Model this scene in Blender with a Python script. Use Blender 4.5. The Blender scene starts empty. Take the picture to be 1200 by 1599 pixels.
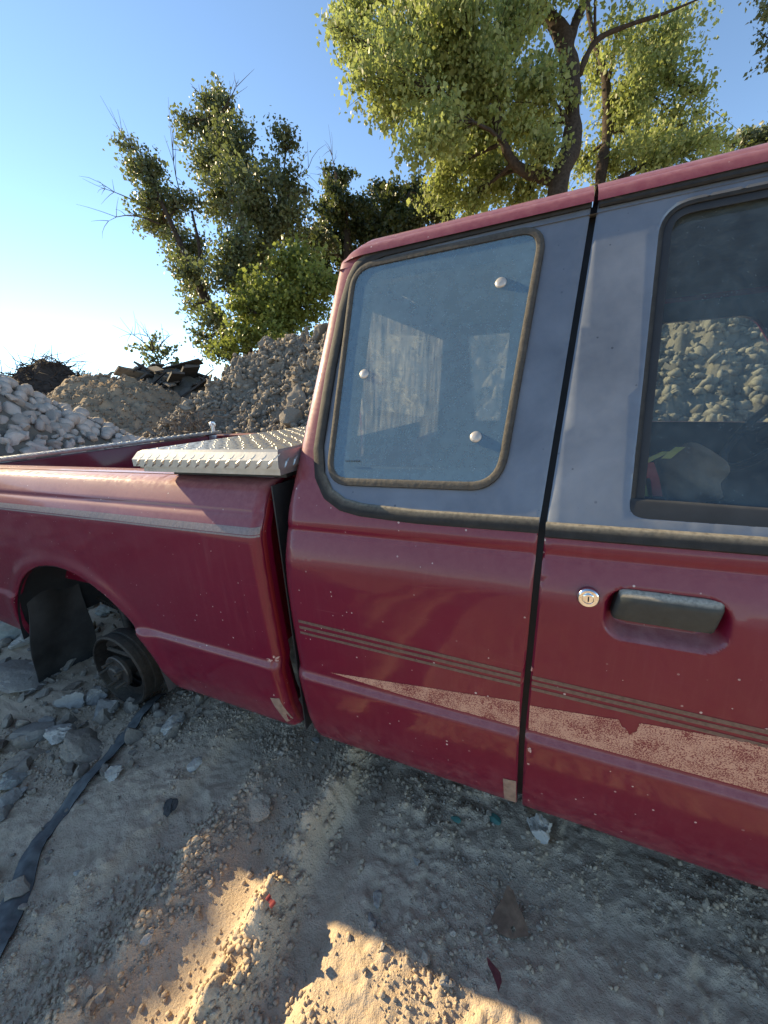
import bpy, bmesh, math, random
import numpy as np
from mathutils import Vector, Matrix
from mathutils.geometry import delaunay_2d_cdt
random.seed(7)
RNG = np.random.default_rng(11)
scn = bpy.context.scene
COL = scn.collection

# ------------------------------------------------------------------ camera
F_PX, CX, CY = 605.0, 600.0, 799.5
CAM_P = np.array([0.0, -0.70, 1.14])
YAW, PITCH, ROLL = [math.radians(a) for a in (24.8, 16.2, -3.46)]
_f = np.array([-math.sin(YAW)*math.cos(PITCH), math.cos(YAW)*math.cos(PITCH), -math.sin(PITCH)])
_r0 = np.array([math.cos(YAW), math.sin(YAW), 0.0]); _u0 = np.cross(_r0, _f)
_r = math.cos(ROLL)*_r0 + math.sin(ROLL)*_u0
_u = -math.sin(ROLL)*_r0 + math.cos(ROLL)*_u0
cam = bpy.data.cameras.new('camera'); cam.sensor_fit = 'VERTICAL'; cam.sensor_height = 36.0
cam.lens = F_PX/1599.0*36.0; cam.clip_start = 0.02; cam.clip_end = 2000
cam_o = bpy.data.objects.new('camera', cam); COL.objects.link(cam_o)
cam_o.matrix_world = Matrix(((_r[0], _u[0], -_f[0], CAM_P[0]), (_r[1], _u[1], -_f[1], CAM_P[1]), (_r[2], _u[2], -_f[2], CAM_P[2]), (0, 0, 0, 1)))
scn.camera = cam_o

# ------------------------------------------------------------------ sky and sun
SUN = np.array([-0.895, 0.106, 0.432]); SUN = SUN/np.linalg.norm(SUN)
world = bpy.data.worlds.new('World'); scn.world = world; world.use_nodes = True
wn = world.node_tree.nodes
sky = wn.new('ShaderNodeTexSky'); sky.sky_type = 'NISHITA'; sky.sun_disc = False
sky.sun_elevation = math.asin(SUN[2]); sky.sun_rotation = math.atan2(SUN[0], SUN[1])
sky.air_density = 0.65; sky.dust_density = 0.0; sky.ozone_density = 2.4; sky.altitude = 300
world.node_tree.links.new(sky.outputs[0], wn['Background'].inputs[0])
wn['Background'].inputs[1].default_value = 0.15
sl = bpy.data.lights.new('sun', 'SUN'); sl.energy = 4.6; sl.angle = math.radians(0.55); sl.color = (1.0, 0.80, 0.55)
so = bpy.data.objects.new('sun', sl); COL.objects.link(so)
so.rotation_euler = Vector(SUN).to_track_quat('Z', 'Y').to_euler()
scn.view_settings.view_transform = 'Standard'; scn.view_settings.look = 'None'
scn.view_settings.exposure = 1.3; scn.view_settings.gamma = 1.0
scn.view_settings.use_white_balance = True; scn.view_settings.white_balance_temperature = 7300; scn.view_settings.white_balance_tint = 3

# ------------------------------------------------------------------ helpers
def ray(px, py): return _f + _r*(px-CX)/F_PX - _u*(py-CY)/F_PX
def at(px, py, D): return CAM_P + D*ray(px, py)
G0 = -.05                        # mean level of the dirt
def on_ground(px, py, z=-.05):
    d = ray(px, py); t = (z-CAM_P[2])/d[2]; return CAM_P + t*d

def mesh_np(name, V, faces, n=None):
    """V (N,3); faces: (M,k) array or list of arrays"""
    me = bpy.data.meshes.new(name)
    V = np.asarray(V, dtype=np.float32)
    if not isinstance(faces, list): faces = [faces]
    faces = [np.asarray(f, dtype=np.int32) for f in faces if len(f)]
    me.vertices.add(len(V)); me.vertices.foreach_set('co', V.ravel())
    nl = sum(f.size for f in faces); npoly = sum(len(f) for f in faces)
    me.loops.add(nl); me.polygons.add(npoly)
    me.loops.foreach_set('vertex_index', np.concatenate([f.ravel() for f in faces]))
    tot = np.concatenate([np.full(len(f), f.shape[1], dtype=np.int32) for f in faces])
    st = np.concatenate([[0], np.cumsum(tot)[:-1]]).astype(np.int32)
    me.polygons.foreach_set('loop_start', st)
    me.update(calc_edges=True); me.validate()
    return me

def link(name, me, mat, parent=None, smooth=True, angle=None):
    o = bpy.data.objects.new(name, me); COL.objects.link(o)
    if mat is not None and not me.materials: me.materials.append(mat)
    if smooth:
        me.polygons.foreach_set('use_smooth', np.ones(len(me.polygons), dtype=bool))
        if angle: me.set_sharp_from_angle(angle=math.radians(angle))
    if parent is not None: o.parent = parent
    return o

def tag(o, label=None, cat=None, group=None, kind=None):
    if label: o['label'] = label
    if cat: o['category'] = cat
    if group: o['group'] = group
    if kind: o['kind'] = kind
    return o

def empty(name, loc, label, cat, group=None):
    o = bpy.data.objects.new(name, None); COL.objects.link(o); o.location = loc
    o.empty_display_size = 0.1
    tag(o, label, cat, group)
    bpy.context.view_layer.update()
    return o

class MB:
    """collects shapes into one mesh"""
    def __init__(s): s.v = []; s.f = []; s.n = 0
    def add(s, V, F):
        V = np.asarray(V, float).reshape(-1, 3)
        s.v.append(V); s.f += [tuple(int(i)+s.n for i in f) for f in F]; s.n += len(V)
    def box(s, c, sz, rot=None, taper=1.0):
        h = np.array(sz)/2
        V = np.array([[a*h[0], b*h[1], d*h[2]] for d in (-1, 1) for b in (-1, 1) for a in (-1, 1)], float)
        if taper != 1.0: V[4:, :2] *= taper
        if rot is not None: V = V @ np.array(rot).T
        s.add(V+np.array(c), [(0, 2, 3, 1), (4, 5, 7, 6), (0, 1, 5, 4), (2, 6, 7, 3), (0, 4, 6, 2), (1, 3, 7, 5)])
    def tube(s, pts, rad, seg=8, cap=True):
        pts = np.asarray(pts, float); n = len(pts)
        rad = np.broadcast_to(np.asarray(rad, float), (n,))
        T = np.gradient(pts, axis=0); T /= np.linalg.norm(T, axis=1)[:, None]+1e-9
        ref = np.array([0, 0, 1.0]) if abs(T[0][2]) < .9 else np.array([1.0, 0, 0])
        V = []
        N = np.cross(T[0], ref); N /= np.linalg.norm(N)
        for i in range(n):
            N = N - T[i]*np.dot(N, T[i]); N /= np.linalg.norm(N)+1e-9
            B = np.cross(T[i], N)
            for k in range(seg):
                a = 2*math.pi*k/seg; V.append(pts[i]+rad[i]*(math.cos(a)*N+math.sin(a)*B))
        F = [(i*seg+k, i*seg+(k+1) % seg, (i+1)*seg+(k+1) % seg, (i+1)*seg+k) for i in range(n-1) for k in range(seg)]
        if cap: F += [tuple(range(seg))[::-1], tuple(range((n-1)*seg, n*seg))]
        s.add(V, F)
    def lathe(s, o, axis, prof, seg=24, cap=True):
        """prof list of (along, radius)"""
        o = np.array(o, float); ax = np.array(axis, float); ax /= np.linalg.norm(ax)
        ref = np.array([0, 0, 1.0]) if abs(ax[2]) < .9 else np.array([1.0, 0, 0])
        A = np.cross(ax, ref); A /= np.linalg.norm(A); B = np.cross(ax, A)
        V = [o+ax*h+r*(math.cos(2*math.pi*k/seg)*A+math.sin(2*math.pi*k/seg)*B) for h, r in prof for k in range(seg)]
        n = len(prof)
        F = [(i*seg+k, i*seg+(k+1) % seg, (i+1)*seg+(k+1) % seg, (i+1)*seg+k) for i in range(n-1) for k in range(seg)]
        if cap: F += [tuple(range(seg))[::-1], tuple(range((n-1)*seg, n*seg))]
        s.add(V, F)
    def sheet(s, P):
        """P (n,m,3) grid"""
        P = np.asarray(P, float); n, m = P.shape[:2]
        s.add(P.reshape(-1, 3), [(i*m+j, i*m+j+1, (i+1)*m+j+1, (i+1)*m+j) for i in range(n-1) for j in range(m-1)])
    def build(s, name, mat, parent=None, smooth=True, angle=35, bevel=0):
        me = bpy.data.meshes.new(name)
        V = np.concatenate(s.v); me.from_pydata(V.tolist(), [], s.f); 
        bm = bmesh.new(); bm.from_mesh(me); bmesh.ops.recalc_face_normals(bm, faces=bm.faces)
        if bevel:
            es = [e for e in bm.edges if len(e.link_faces) == 2 and e.calc_face_angle(0) > .5]
            bmesh.ops.bevel(bm, geom=es, offset=bevel, segments=2, affect='EDGES', profile=.6)
        bm.to_mesh(me); bm.free()
        return link(name, me, mat, parent, smooth, angle)

# --- numpy noise
def _hash(i, j, seed):
    h = (i.astype(np.int64)*374761393 + j.astype(np.int64)*668265263 + seed*1274126177) & 0x7fffffff
    h = ((h ^ (h >> 13))*1274126177) & 0x7fffffff
    return ((h ^ (h >> 16)) & 0xffff)/65535.0
def vnoise(x, y, seed=0):
    xi = np.floor(x); yi = np.floor(y); fx = x-xi; fy = y-yi
    fx = fx*fx*(3-2*fx); fy = fy*fy*(3-2*fy)
    a = _hash(xi, yi, seed); b = _hash(xi+1, yi, seed); c = _hash(xi, yi+1, seed); d = _hash(xi+1, yi+1, seed)
    return (a*(1-fx)+b*fx)*(1-fy)+(c*(1-fx)+d*fx)*fy - .5
def fbm(x, y, o=4, seed=0, g=.5):
    t = 0; amp = 1.0
    for k in range(o):
        c, s_ = math.cos(.7*k), math.sin(.7*k)
        t = t + amp*vnoise((c*x-s_*y)*2**k, (s_*x+c*y)*2**k, seed+k*17); amp *= g
    return t

# ------------------------------------------------------------------ material helpers
class NT:
    def __init__(s, name):
        s.m = bpy.data.materials.new(name); s.m.use_nodes = True
        s.t = s.m.node_tree; s.b = s.t.nodes['Principled BSDF']; s.out = s.t.nodes['Material Output']
    def n(s, typ, **kw):
        x = s.t.nodes.new('ShaderNode'+typ)
        for k, v in kw.items():
            if k.startswith('i_'): x.inputs[k[2:].replace('_', ' ')].default_value = v
            else: setattr(x, k, v)
        return x
    def l(s, a, b): s.t.links.new(a, b)
    def coord(s, kind='Object'): return s.n('TexCoord').outputs[kind]
    def noise(s, scale, detail=4, rough=.55, co=None, dist=0):
        x = s.n('TexNoise'); x.inputs['Scale'].default_value = scale; x.inputs['Detail'].default_value = detail
        x.inputs['Roughness'].default_value = rough; x.inputs['Distortion'].default_value = dist
        s.l(co if co is not None else s.coord(), x.inputs['Vector']); return x.outputs['Fac']
    def ramp(s, fac, stops, interp='LINEAR'):
        x = s.n('ValToRGB'); cr = x.color_ramp; cr.interpolation = interp
        while len(cr.elements) < len(stops): cr.elements.new(.5)
        for e, (p, c) in zip(cr.elements, stops):
            e.position = p; e.color = (*c, 1) if len(c) == 3 else c
        s.l(fac, x.inputs[0]); return x.outputs[0]
    def rng(s, fac, a, b, c=0., d=1.):
        x = s.n('MapRange'); x.inputs[1].default_value = a; x.inputs[2].default_value = b
        x.inputs[3].default_value = c; x.inputs[4].default_value = d; s.l(fac, x.inputs[0]); return x.outputs[0]
    def mul(s, a, b, op='MULTIPLY'):
        x = s.n('Math', operation=op)
        for i, v in enumerate((a, b)):
            if isinstance(v, (int, float)): x.inputs[i].default_value = v
            else: s.l(v, x.inputs[i])
        return x.outputs[0]
    def mix(s, fac, a, b, blend='MIX'):
        x = s.n('Mix', data_type='RGBA', blend_type=blend)
        for i, v in ((0, fac), (6, a), (7, b)):
            if isinstance(v, (int, float)): x.inputs[i].default_value = v
            elif isinstance(v, tuple): x.inputs[i].default_value = (*v, 1)
            else: s.l(v, x.inputs[i])
        return x.outputs[2]
    def base(s, c):
        if isinstance(c, tuple): s.b.inputs['Base Color'].default_value = (*c, 1)
        else: s.l(c, s.b.inputs['Base Color'])
    def set(s, **kw):
        for k, v in kw.items():
            i = s.b.inputs[k.replace('_', ' ')]
            if hasattr(v, 'is_linked') or hasattr(v, 'node'): s.l(v, i)
            else: i.default_value = v
    def bump(s, h, strength=.3, dist=.01):
        x = s.n('Bump'); x.inputs['Strength'].default_value = strength; x.inputs['Distance'].default_value = dist
        s.l(h, x.inputs['Height']); s.l(x.outputs[0], s.b.inputs['Normal'])
    def up(s):
        g = s.n('NewGeometry'); x = s.n('SeparateXYZ'); s.l(g.outputs['Normal'], x.inputs[0]); return x.outputs[2]

def m_soil(name, dark, light, scale=14, bump=.6, fine=90):
    t = NT(name); co = t.n('NewGeometry').outputs['Position']
    a = t.noise(scale, 6, .65, co); b = t.noise(fine, 4, .7, co); c = t.noise(scale*.12, 3, .5, co)
    col = t.ramp(a, [(.25, dark), (.75, light)])
    col = t.mix(t.rng(b, .3, .75), col, tuple(x*1.25 for x in light), 'MIX') if False else t.mix(t.rng(b, .55, .8, 0, .5), col, tuple(min(1, x*1.3) for x in light))
    col = t.mix(t.rng(b, .42, .25, 0, .4), col, tuple(x*.65 for x in dark))
    col = t.mix(t.rng(c, .35, .65, 0, .45), col, tuple(x*.8+y*.2 for x, y in zip(dark, light)))
    t.base(col); t.set(Roughness=.95); t.b.inputs['Specular IOR Level'].default_value = .15
    t.bump(t.mul(t.mul(a, .6), t.mul(b, .6), 'ADD'), bump, .016)
    return t.m

def m_rock(name, stops, rough=.9, scale=9, bump=.5, rand=.5):
    t = NT(name); co = t.coord()
    oi = t.n('ObjectInfo').outputs['Random']; ri = t.n('NewGeometry').outputs['Random Per Island']
    a = t.noise(scale, 6, .65, co); b = t.noise(scale*7, 3, .6, co)
    r = t.mul(t.mul(oi, ri, 'ADD'), 1.0, 'FRACT')
    f = t.mul(t.mul(a, 1-rand), t.mul(r, rand), 'ADD')
    col = t.ramp(f, stops)
    col = t.mix(t.rng(b, .5, .8, 0, .35), col, tuple(min(1, x*1.4) for x in stops[-1][1]))
    # dust lying on faces that look up
    col = t.mix(t.rng(t.up(), .25, .9, 0, .6), col, (.34, .285, .22))
    t.base(col); t.set(Roughness=rough); t.b.inputs['Specular IOR Level'].default_value = .25
    t.bump(t.mul(a, t.mul(b, .4), 'ADD'), bump, .02)
    return t.m

def m_plain(name, c, rough=.6, metal=0., var=.25, scale=20, bump=0., spec=.5, dust=0., dustc=(.30, .26, .20), up0=.05):
    t = NT(name); co = t.coord()
    a = t.noise(scale, 5, .6, co)
    col = t.ramp(a, [(.3, tuple(x*(1-var) for x in c)), (.7, tuple(min(1, x*(1+var)) for x in c))])
    if dust:
        f = t.mul(t.rng(t.up(), up0, .85), t.rng(t.noise(scale*3, 4, .6, co), .25, .6, .4, 1))
        f = t.mul(f, dust); col = t.mix(f, col, dustc)
    t.base(col); t.set(Roughness=rough, Metallic=metal); t.b.inputs['Specular IOR Level'].default_value = spec
    if bump: t.bump(a, bump, .004)
    return t.m

def m_leaf(name, c1, c2, trans=.35):
    t = NT(name)
    ri = t.n('NewGeometry').outputs['Random Per Island']
    co = t.n('NewGeometry').outputs['Position']
    big = t.noise(.7, 2, .5, co)
    f = t.mul(t.mul(ri, .6), t.mul(big, .5), 'ADD')
    col = t.ramp(f, [(.2, c1), (.8, c2)])
    t.base(col); t.set(Roughness=.45); t.b.inputs['Specular IOR Level'].default_value = .4
    tr = t.n('BsdfTranslucent'); t.l(t.mix(.5, col, (.34, .42, .10)), tr.inputs[0])
    mx = t.n('MixShader'); mx.inputs[0].default_value = trans
    t.l(t.b.outputs[0], mx.inputs[1]); t.l(tr.outputs[0], mx.inputs[2]); t.l(mx.outputs[0], t.out.inputs[0])
    return t.m

def m_glass(name, tint, dust=.1, dustc=(.35, .37, .38), ior=1.5, scale=30, streak=False, even=.35):
    """thin window pane: transparent tint + fresnel mirror + a diffuse film of dust and painted sky haze"""
    t = NT(name); co = t.coord()
    tr = t.n('BsdfTransparent'); tr.inputs[0].default_value = (*tint, 1)
    gl = t.n('BsdfGlossy'); gl.inputs['Roughness'].default_value = .03
    fr = t.n('Fresnel'); fr.inputs[0].default_value = ior
    mx = t.n('MixShader'); t.l(t.mul(fr.outputs[0], 1.6), mx.inputs[0]); t.l(tr.outputs[0], mx.inputs[1]); t.l(gl.outputs[0], mx.inputs[2])
    df = t.n('BsdfDiffuse'); df.inputs[0].default_value = (*dustc, 1)
    a = t.noise(scale, 6, .7, co); b = t.noise(scale*.12, 4, .6, co)
    d = t.mul(t.rng(a, .35, .75, even, 1.0), t.rng(b, .3, .7, .5+.45*(even-.35)/.65*1.6, 1.3-.35*(even-.35)))
    if streak:
        mp = t.n('Mapping'); mp.inputs['Scale'].default_value = (14, 14, 1.6); t.l(co, mp.inputs[0])
        st = t.noise(3, 5, .6, mp.outputs[0]); d = t.mul(d, t.rng(st, .35, .62, .25, 2.2))
    vo = t.n('TexVoronoi'); vo.inputs['Scale'].default_value = 230; t.l(co, vo.inputs['Vector'])
    spk = t.mul(t.rng(vo.outputs['Distance'], .12, .2, 1, 0), t.rng(t.noise(60, 2, .5, co), .5, .62))
    d = t.mul(t.mul(d, dust), t.mul(spk, .35), 'ADD')
    dsh = df.outputs[0]
    if streak:      # light also soaks through the caked dust
        tl = t.n('BsdfTranslucent'); tl.inputs[0].default_value = (*dustc, 1); ms = t.n('MixShader'); ms.inputs[0].default_value = .55
        t.l(df.outputs[0], ms.inputs[1]); t.l(tl.outputs[0], ms.inputs[2]); dsh = ms.outputs[0]
    m2 = t.n('MixShader'); t.l(d, m2.inputs[0]); t.l(mx.outputs[0], m2.inputs[1]); t.l(dsh, m2.inputs[2])
    t.l(m2.outputs[0], t.out.inputs[0])
    return t.m

def m_paint(name, base, fade, dustc, rough=.3, chips=1., dust=.55, coat=.4, mott=.25, metal=0., chipc=(.55, .45, .42)):
    t = NT(name); co = t.n('NewGeometry').outputs['Position']
    a = t.noise(3.5, 5, .6, co, .3); b = t.noise(55, 5, .7, co); c = t.noise(400, 3, .6, co)
    col = t.mix(t.rng(a, .35, .7, 0, mott), base, fade)
    # dust settles where the sheet metal looks up
    du = t.mul(t.rng(t.up(), .10, .85), t.rng(b, .25, .65, .45, 1.0))
    du = t.mul(du, dust)
    smear = t.mul(t.rng(t.noise(7, 6, .7, co, .6), .55, .8), .05)
    mp = t.n('Mapping'); mp.inputs['Scale'].default_value = (60, 60, 4); t.l(co, mp.inputs[0])
    runs = t.mul(t.mul(t.rng(t.noise(1, 4, .65, mp.outputs[0]), .50, .75), t.rng(t.noise(4, 3, .5, co), .4, .65)), .06)
    grime = t.mul(t.rng(t.noise(900, 2, .5, co), .55, .75), .03)
    # road dirt thrown up along the sills
    px_ = t.n('SeparateXYZ'); t.l(co, px_.inputs[0])
    splash = t.mul(t.mul(t.rng(px_.outputs[2], .17, .34, 1, 0), t.rng(t.noise(30, 6, .75, co), .42, .7)), .30)
    smear = t.mul(smear, splash, 'ADD')
    # hairline scratches
    for ang, sc_ in ((.15, 5), (-.5, 7)):
        mpp = t.n('Mapping'); mpp.inputs['Rotation'].default_value = (0, ang, 0); mpp.inputs['Scale'].default_value = (sc_, 40, sc_*60); t.l(co, mpp.inputs[0])
        smear = t.mul(smear, t.mul(t.mul(t.rng(t.noise(1, 2, .5, mpp.outputs[0]), .72, .76), t.rng(t.noise(6, 2, .5, co), .5, .62)), .16), 'ADD')
    du = t.mul(t.mul(du, smear, 'ADD'), t.mul(runs, grime, 'ADD'), 'ADD')
    col = t.mix(du, col, dustc)
    # stone chips
    vo = t.n('TexVoronoi'); vo.inputs['Scale'].default_value = 75; vo.inputs['Randomness'].default_value = 1; t.l(co, vo.inputs['Vector'])
    sc = t.n('SeparateColor'); t.l(vo.outputs['Color'], sc.inputs[0])
    pick = t.rng(sc.outputs[0], .86, .88)
    size = t.mul(t.rng(sc.outputs[1], 0, 1, .06, .20), 1.0)
    chip = t.mul(t.mul(t.mul(vo.outputs['Distance'], size, 'LESS_THAN'), pick), t.rng(t.noise(4, 4, .7, co), .42, .52))
    col = t.mix(t.mul(chip, .8*chips), col, chipc)
    t.base(col)
    t.set(Roughness=t.mul(t.rng(b, .3, .7, rough, rough+.12), t.mul(du, .6), 'ADD'), Metallic=metal)
    t.b.inputs['Specular IOR Level'].default_value = .22
    t.b.inputs['Coat Weight'].default_value = coat; t.b.inputs['Coat Roughness'].default_value = .09
    t.bump(t.mul(b, t.mul(c, .3), 'ADD'), .035, .004)
    return t.m

M = {}
M['soil'] = m_soil('soil', (.48, .365, .25), (.70, .56, .405), 18, .75, 170)
M['pile_soil'] = m_soil('pile_soil', (.13, .11, .088), (.26, .22, .175), 5, 1.0, 30)
M['mound_soil'] = m_soil('mound_soil', (.19, .14, .095), (.36, .285, .20), 5, .9, 26)
M['rock_grey'] = m_rock('rock_grey', [(.2, (.17, .165, .155)), (.5, (.26, .25, .23)), (.8, (.36, .345, .32))])
M['rock_pale'] = m_rock('rock_pale', [(.2, (.36, .35, .32)), (.8, (.50, .48, .44))], rand=.3)
M['rock_green'] = m_rock('rock_green', [(.2, (.22, .24, .22)), (.8, (.36, .38, .35))], rand=.3)
M['rock_brown'] = m_rock('rock_brown', [(.2, (.14, .11, .085)), (.8, (.27, .22, .17))], rand=.4)
M['stone_pink'] = m_rock('stone_pink', [(.15, (.35, .295, .255)), (.5, (.49, .42, .37)), (.85, (.62, .55, .49))], scale=6)
M['clod'] = m_rock('clod', [(.2, (.14, .118, .095)), (.8, (.29, .25, .20))], scale=12)
M['pebble'] = m_rock('pebble', [(.1, (.30, .24, .18)), (.5, (.47, .385, .29)), (.9, (.60, .51, .40))], scale=30, rand=.7)
M['paint'] = m_paint('maroon_paint', (.130, .0022, .020), (.175, .006, .034), (.44, .23, .22), .36, 1., .6, .5)
M['paint_in'] = m_paint('maroon_inner_paint', (.16, .010, .014), (.22, .02, .02), (.35, .24, .2), .4, .3, .5, .2)
# smudged satin paint of the window frames
M['slate'] = m_paint('slate_blue_paint', (.092, .113, .145), (.195, .222, .262), (.36, .36, .36), .34, .8, .3, .15, 1., .35, (.03, .04, .055))
M['black'] = m_plain('black_rubber', (.022, .022, .022), .75, 0, .3, 40, .3, .3, .7, (.33, .29, .22), .35)
M['gasket'] = m_plain('gasket_rubber', (.035, .033, .03), .8, 0, .4, 90, .5, .25, .35, (.25, .22, .18))
M['blackin'] = m_plain('dark_plastic', (.022, .024, .027), .6, 0, .2, 25, 0, .4, .15, (.2, .19, .17), .5)
M['steel'] = m_plain('grimy_steel', (.06, .056, .052), .6, .6, .5, 40, .4, .5, .5)
M['rust'] = m_plain('rusty_iron', (.030, .026, .023), .75, .4, .5, 50, .5, .4, .3)
M['flap'] = m_plain('flap_rubber', (.03, .03, .03), .7, 0, .5, 9, .3, .35, .3, (.2, .18, .15))
M['chrome'] = m_plain('chrome', (.75, .75, .74), .12, 1., .08, 60)
M['alu'] = m_plain('aluminium', (.40, .40, .39), .38, .75, .15, 30, .15, .5, .75, (.40, .36, .28), .4)
M['zinc'] = m_plain('zinc_plate', (.7, .7, .68), .35, .8, .1, 40)
M['stud'] = m_plain('stud_cap', (.46, .43, .40), .38, .3, .15, 80, 0, .5, .4)
M['handle'] = m_plain('handle_plastic', (.030, .034, .032), .55, 0, .2, 60, .15, .4, .95, (.52, .46, .36), .35)
M['strip'] = m_plain('silver_strip', (.19, .145, .145), .45, .2, .25, 160, .2, .5, .3)
M['line'] = m_plain('pinstripe', (.12, .075, .062), .5, 0, .35, 120)
M['tape'] = m_plain('clear_tape', (.26, .19, .15), .35, 0, .3, 60, .3)
M['cloth_grey'] = m_plain('seat_cloth', (.13, .125, .12), .95, 0, .25, 40, .4, .2)
M['cloth_beige'] = m_plain('beige_cloth', (.36, .22, .15), .95, 0, .15, 25, .4, .2)
M['cloth_dark'] = m_plain('dark_cloth', (.13, .06, .04), .95, 0, .3, 25, .4, .2)
M['hi_yellow'] = m_plain('yellow_tape', (.66, .52, .14), .6, 0, .1, 40)
M['hi_red'] = m_plain('red_tape', (.55, .06, .05), .6, 0, .1, 40)
M['headliner'] = m_plain('headliner', (.22, .22, .21), .95, 0, .1, 30)
M['glass_q'] = m_glass('quarter_glass', (.50, .57, .60), .33, (.28, .45, .58), 1.5, 40, False, .8)  # bluish film colour paints a sky sheen in along with the dust
M['glass_d'] = m_glass('door_glass', (.74, .82, .81), .18, (.33, .42, .44), 1.5, 24)  # pale blue-green film: dust plus a painted veil of reflected sky
M['glass_far'] = m_glass('dusty_glass', (.72, .76, .74), .21, (.62, .55, .46), 1.45, 14, True)
M['glass_green'] = m_plain('green_glass', (.09, .22, .18), .15, 0, .2, 60)
M['dryleaf'] = m_plain("dry_leaf", (.20, .125, .08), .8, 0, .25, 70, .3, .2)
M['redleaf'] = m_plain('maroon_leaf', (.12, .03, .03), .7, 0, .3, 70, .3, .2)
M['redplastic'] = m_plain('red_plastic', (.33, .05, .04), .5, 0, .15, 60)
M['strap'] = m_plain('strap_web', (.022, .026, .026), .7, 0, .6, 14, .4, .35, .45, (.30, .31, .29))
M['bark'] = m_plain('bark', (.05, .038, .03), .95, 0, .5, 12, .8, .15)
M['twig'] = m_plain('dead_twig', (.16, .13, .105), .95, 0, .3, 12, 0, .15)
M['brush'] = m_plain('dark_brush', (.05, .04, .035), .95, 0, .4, 12, 0, .15)
M['timber'] = m_plain('charred_timber', (.05, .046, .044), .8, 0, .5, 5, .4, .3, .35)
M['timber2'] = m_plain('weathered_timber', (.2, .165, .13), .85, 0, .4, 8, .4, .3)
M['leaf_right'] = m_leaf('poplar_leaf', (.14, .17, .055), (.34, .365, .14), .52)
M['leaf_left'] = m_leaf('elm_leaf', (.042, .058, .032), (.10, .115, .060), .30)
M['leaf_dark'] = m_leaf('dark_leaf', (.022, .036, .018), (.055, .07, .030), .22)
M['leaf_bush'] = m_leaf('bush_leaf', (.09, .115, .022), (.19, .21, .045), .42)
t = NT('flaking_decal'); co = t.n('NewGeometry').outputs['Position']
fl = t.mul(t.noise(420, 3, .7, co), t.mul(t.noise(28, 3, .6, co), .35), 'ADD')
t.base(t.ramp(fl, [(.60, (.15, .012, .022)), (.71, (.50, .29, .21))])); t.set(Roughness=.5)
M['decal'] = t.m

# ================================================================== SETTING: ground
def tracks(x, y):
    wob = .035*fbm(y*3.1, y*0+3, 3, 41); fade = 1/(1+np.exp((y-.35)*9))
    return fade*np.maximum(np.exp(-((x+.715-wob)/.085)**4), .8*np.exp(-((x+.44-wob)/.06)**4))
def gheight(x, y):
    x = np.asarray(x, float); y = np.asarray(y, float)
    near = np.exp(-(((x+.6)/2.6)**2+((y+.2)/1.6)**2)**2)
    h = G0+.030*fbm(x*1.6, y*1.6, 3, 3)+.012*fbm(x*7, y*7, 3, 5)
    clod = np.clip(fbm(x*3.2+5, y*3.2, 2, 9)+.25, 0, 1)
    h = h + near*(1-.8*tracks(x, y))*(.022*clod*(fbm(x*26, y*26, 4, 21, .65)+.1) + .006*fbm(x*62, y*62, 2, 31, .6) + .012*np.maximum(fbm(x*13+3, y*13, 3, 35, .6)-.12, 0))
    # wheel ruts that run across the frame towards the camera
    wob = .035*fbm(y*3.1, y*0+3, 3, 41)
    def bump(c, w): return np.exp(-((x-c-wob)/w)**2)
    fade = 1/(1+np.exp((y-.35)*9))
    crumb = 1+.9*fbm(x*17, y*17, 3, 51)
    h = h + fade*(.058*bump(-.595, .046)*crumb - .022*np.exp(-((x+.485-wob)/.045)**4) + .026*bump(-.865, .042)*crumb + .014*bump(-1.08, .05)*crumb - .014*np.exp(-((x+.97-wob)/.07)**4) - .016*np.exp(-((x+.70-wob)/.08)**4))
    # rubble bank to the left behind the axle
    h = h + .05/(1+np.exp((x+2.3)*5))*(1/(1+np.exp((y-1.2)*-0.1)))*1.0
    h = h - .035*np.exp(-((x+1.62)/.28)**2-((y-.25)/.5)**2)
    h = h + .25*np.clip((np.hypot(x+.5, y)-6)/40, 0, 2)*fbm(x*.06, y*.06, 3, 61)*4
    return h

def axis_pts(a, b, step, lo, hi, grow=1.09):
    c = list(np.arange(a, b, step))
    s = step; v = a
    left = []
    while v > lo: s *= grow; v -= s; left.append(v)
    s = step; v = c[-1]; right = []
    while v < hi: s *= grow; v += s; right.append(v)
    return np.array(left[::-1]+c+right)
gx = axis_pts(-1.7, .80, .0052, -500, 500, 1.07); gy = axis_pts(-.80, .36, .0052, -400, 600, 1.07)
GX, GY = np.meshgrid(gx, gy, indexing='ij')
GZ = gheight(GX, GY)
n0, m0 = GX.shape
idx = np.arange(n0*m0).reshape(n0, m0)
gf = np.stack([idx[:-1, :-1], idx[1:, :-1], idx[1:, 1:], idx[:-1, 1:]], -1).reshape(-1, 4)
ground = link('ground', mesh_np('ground', np.stack([GX, GY, GZ], -1).reshape(-1, 3), gf), M['soil'])
tag(ground, 'churned grey dirt ground with wheel ruts', None, None, 'structure')
def gz(x, y): return float(gheight(np.array([x]), np.array([y]))[0])

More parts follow.
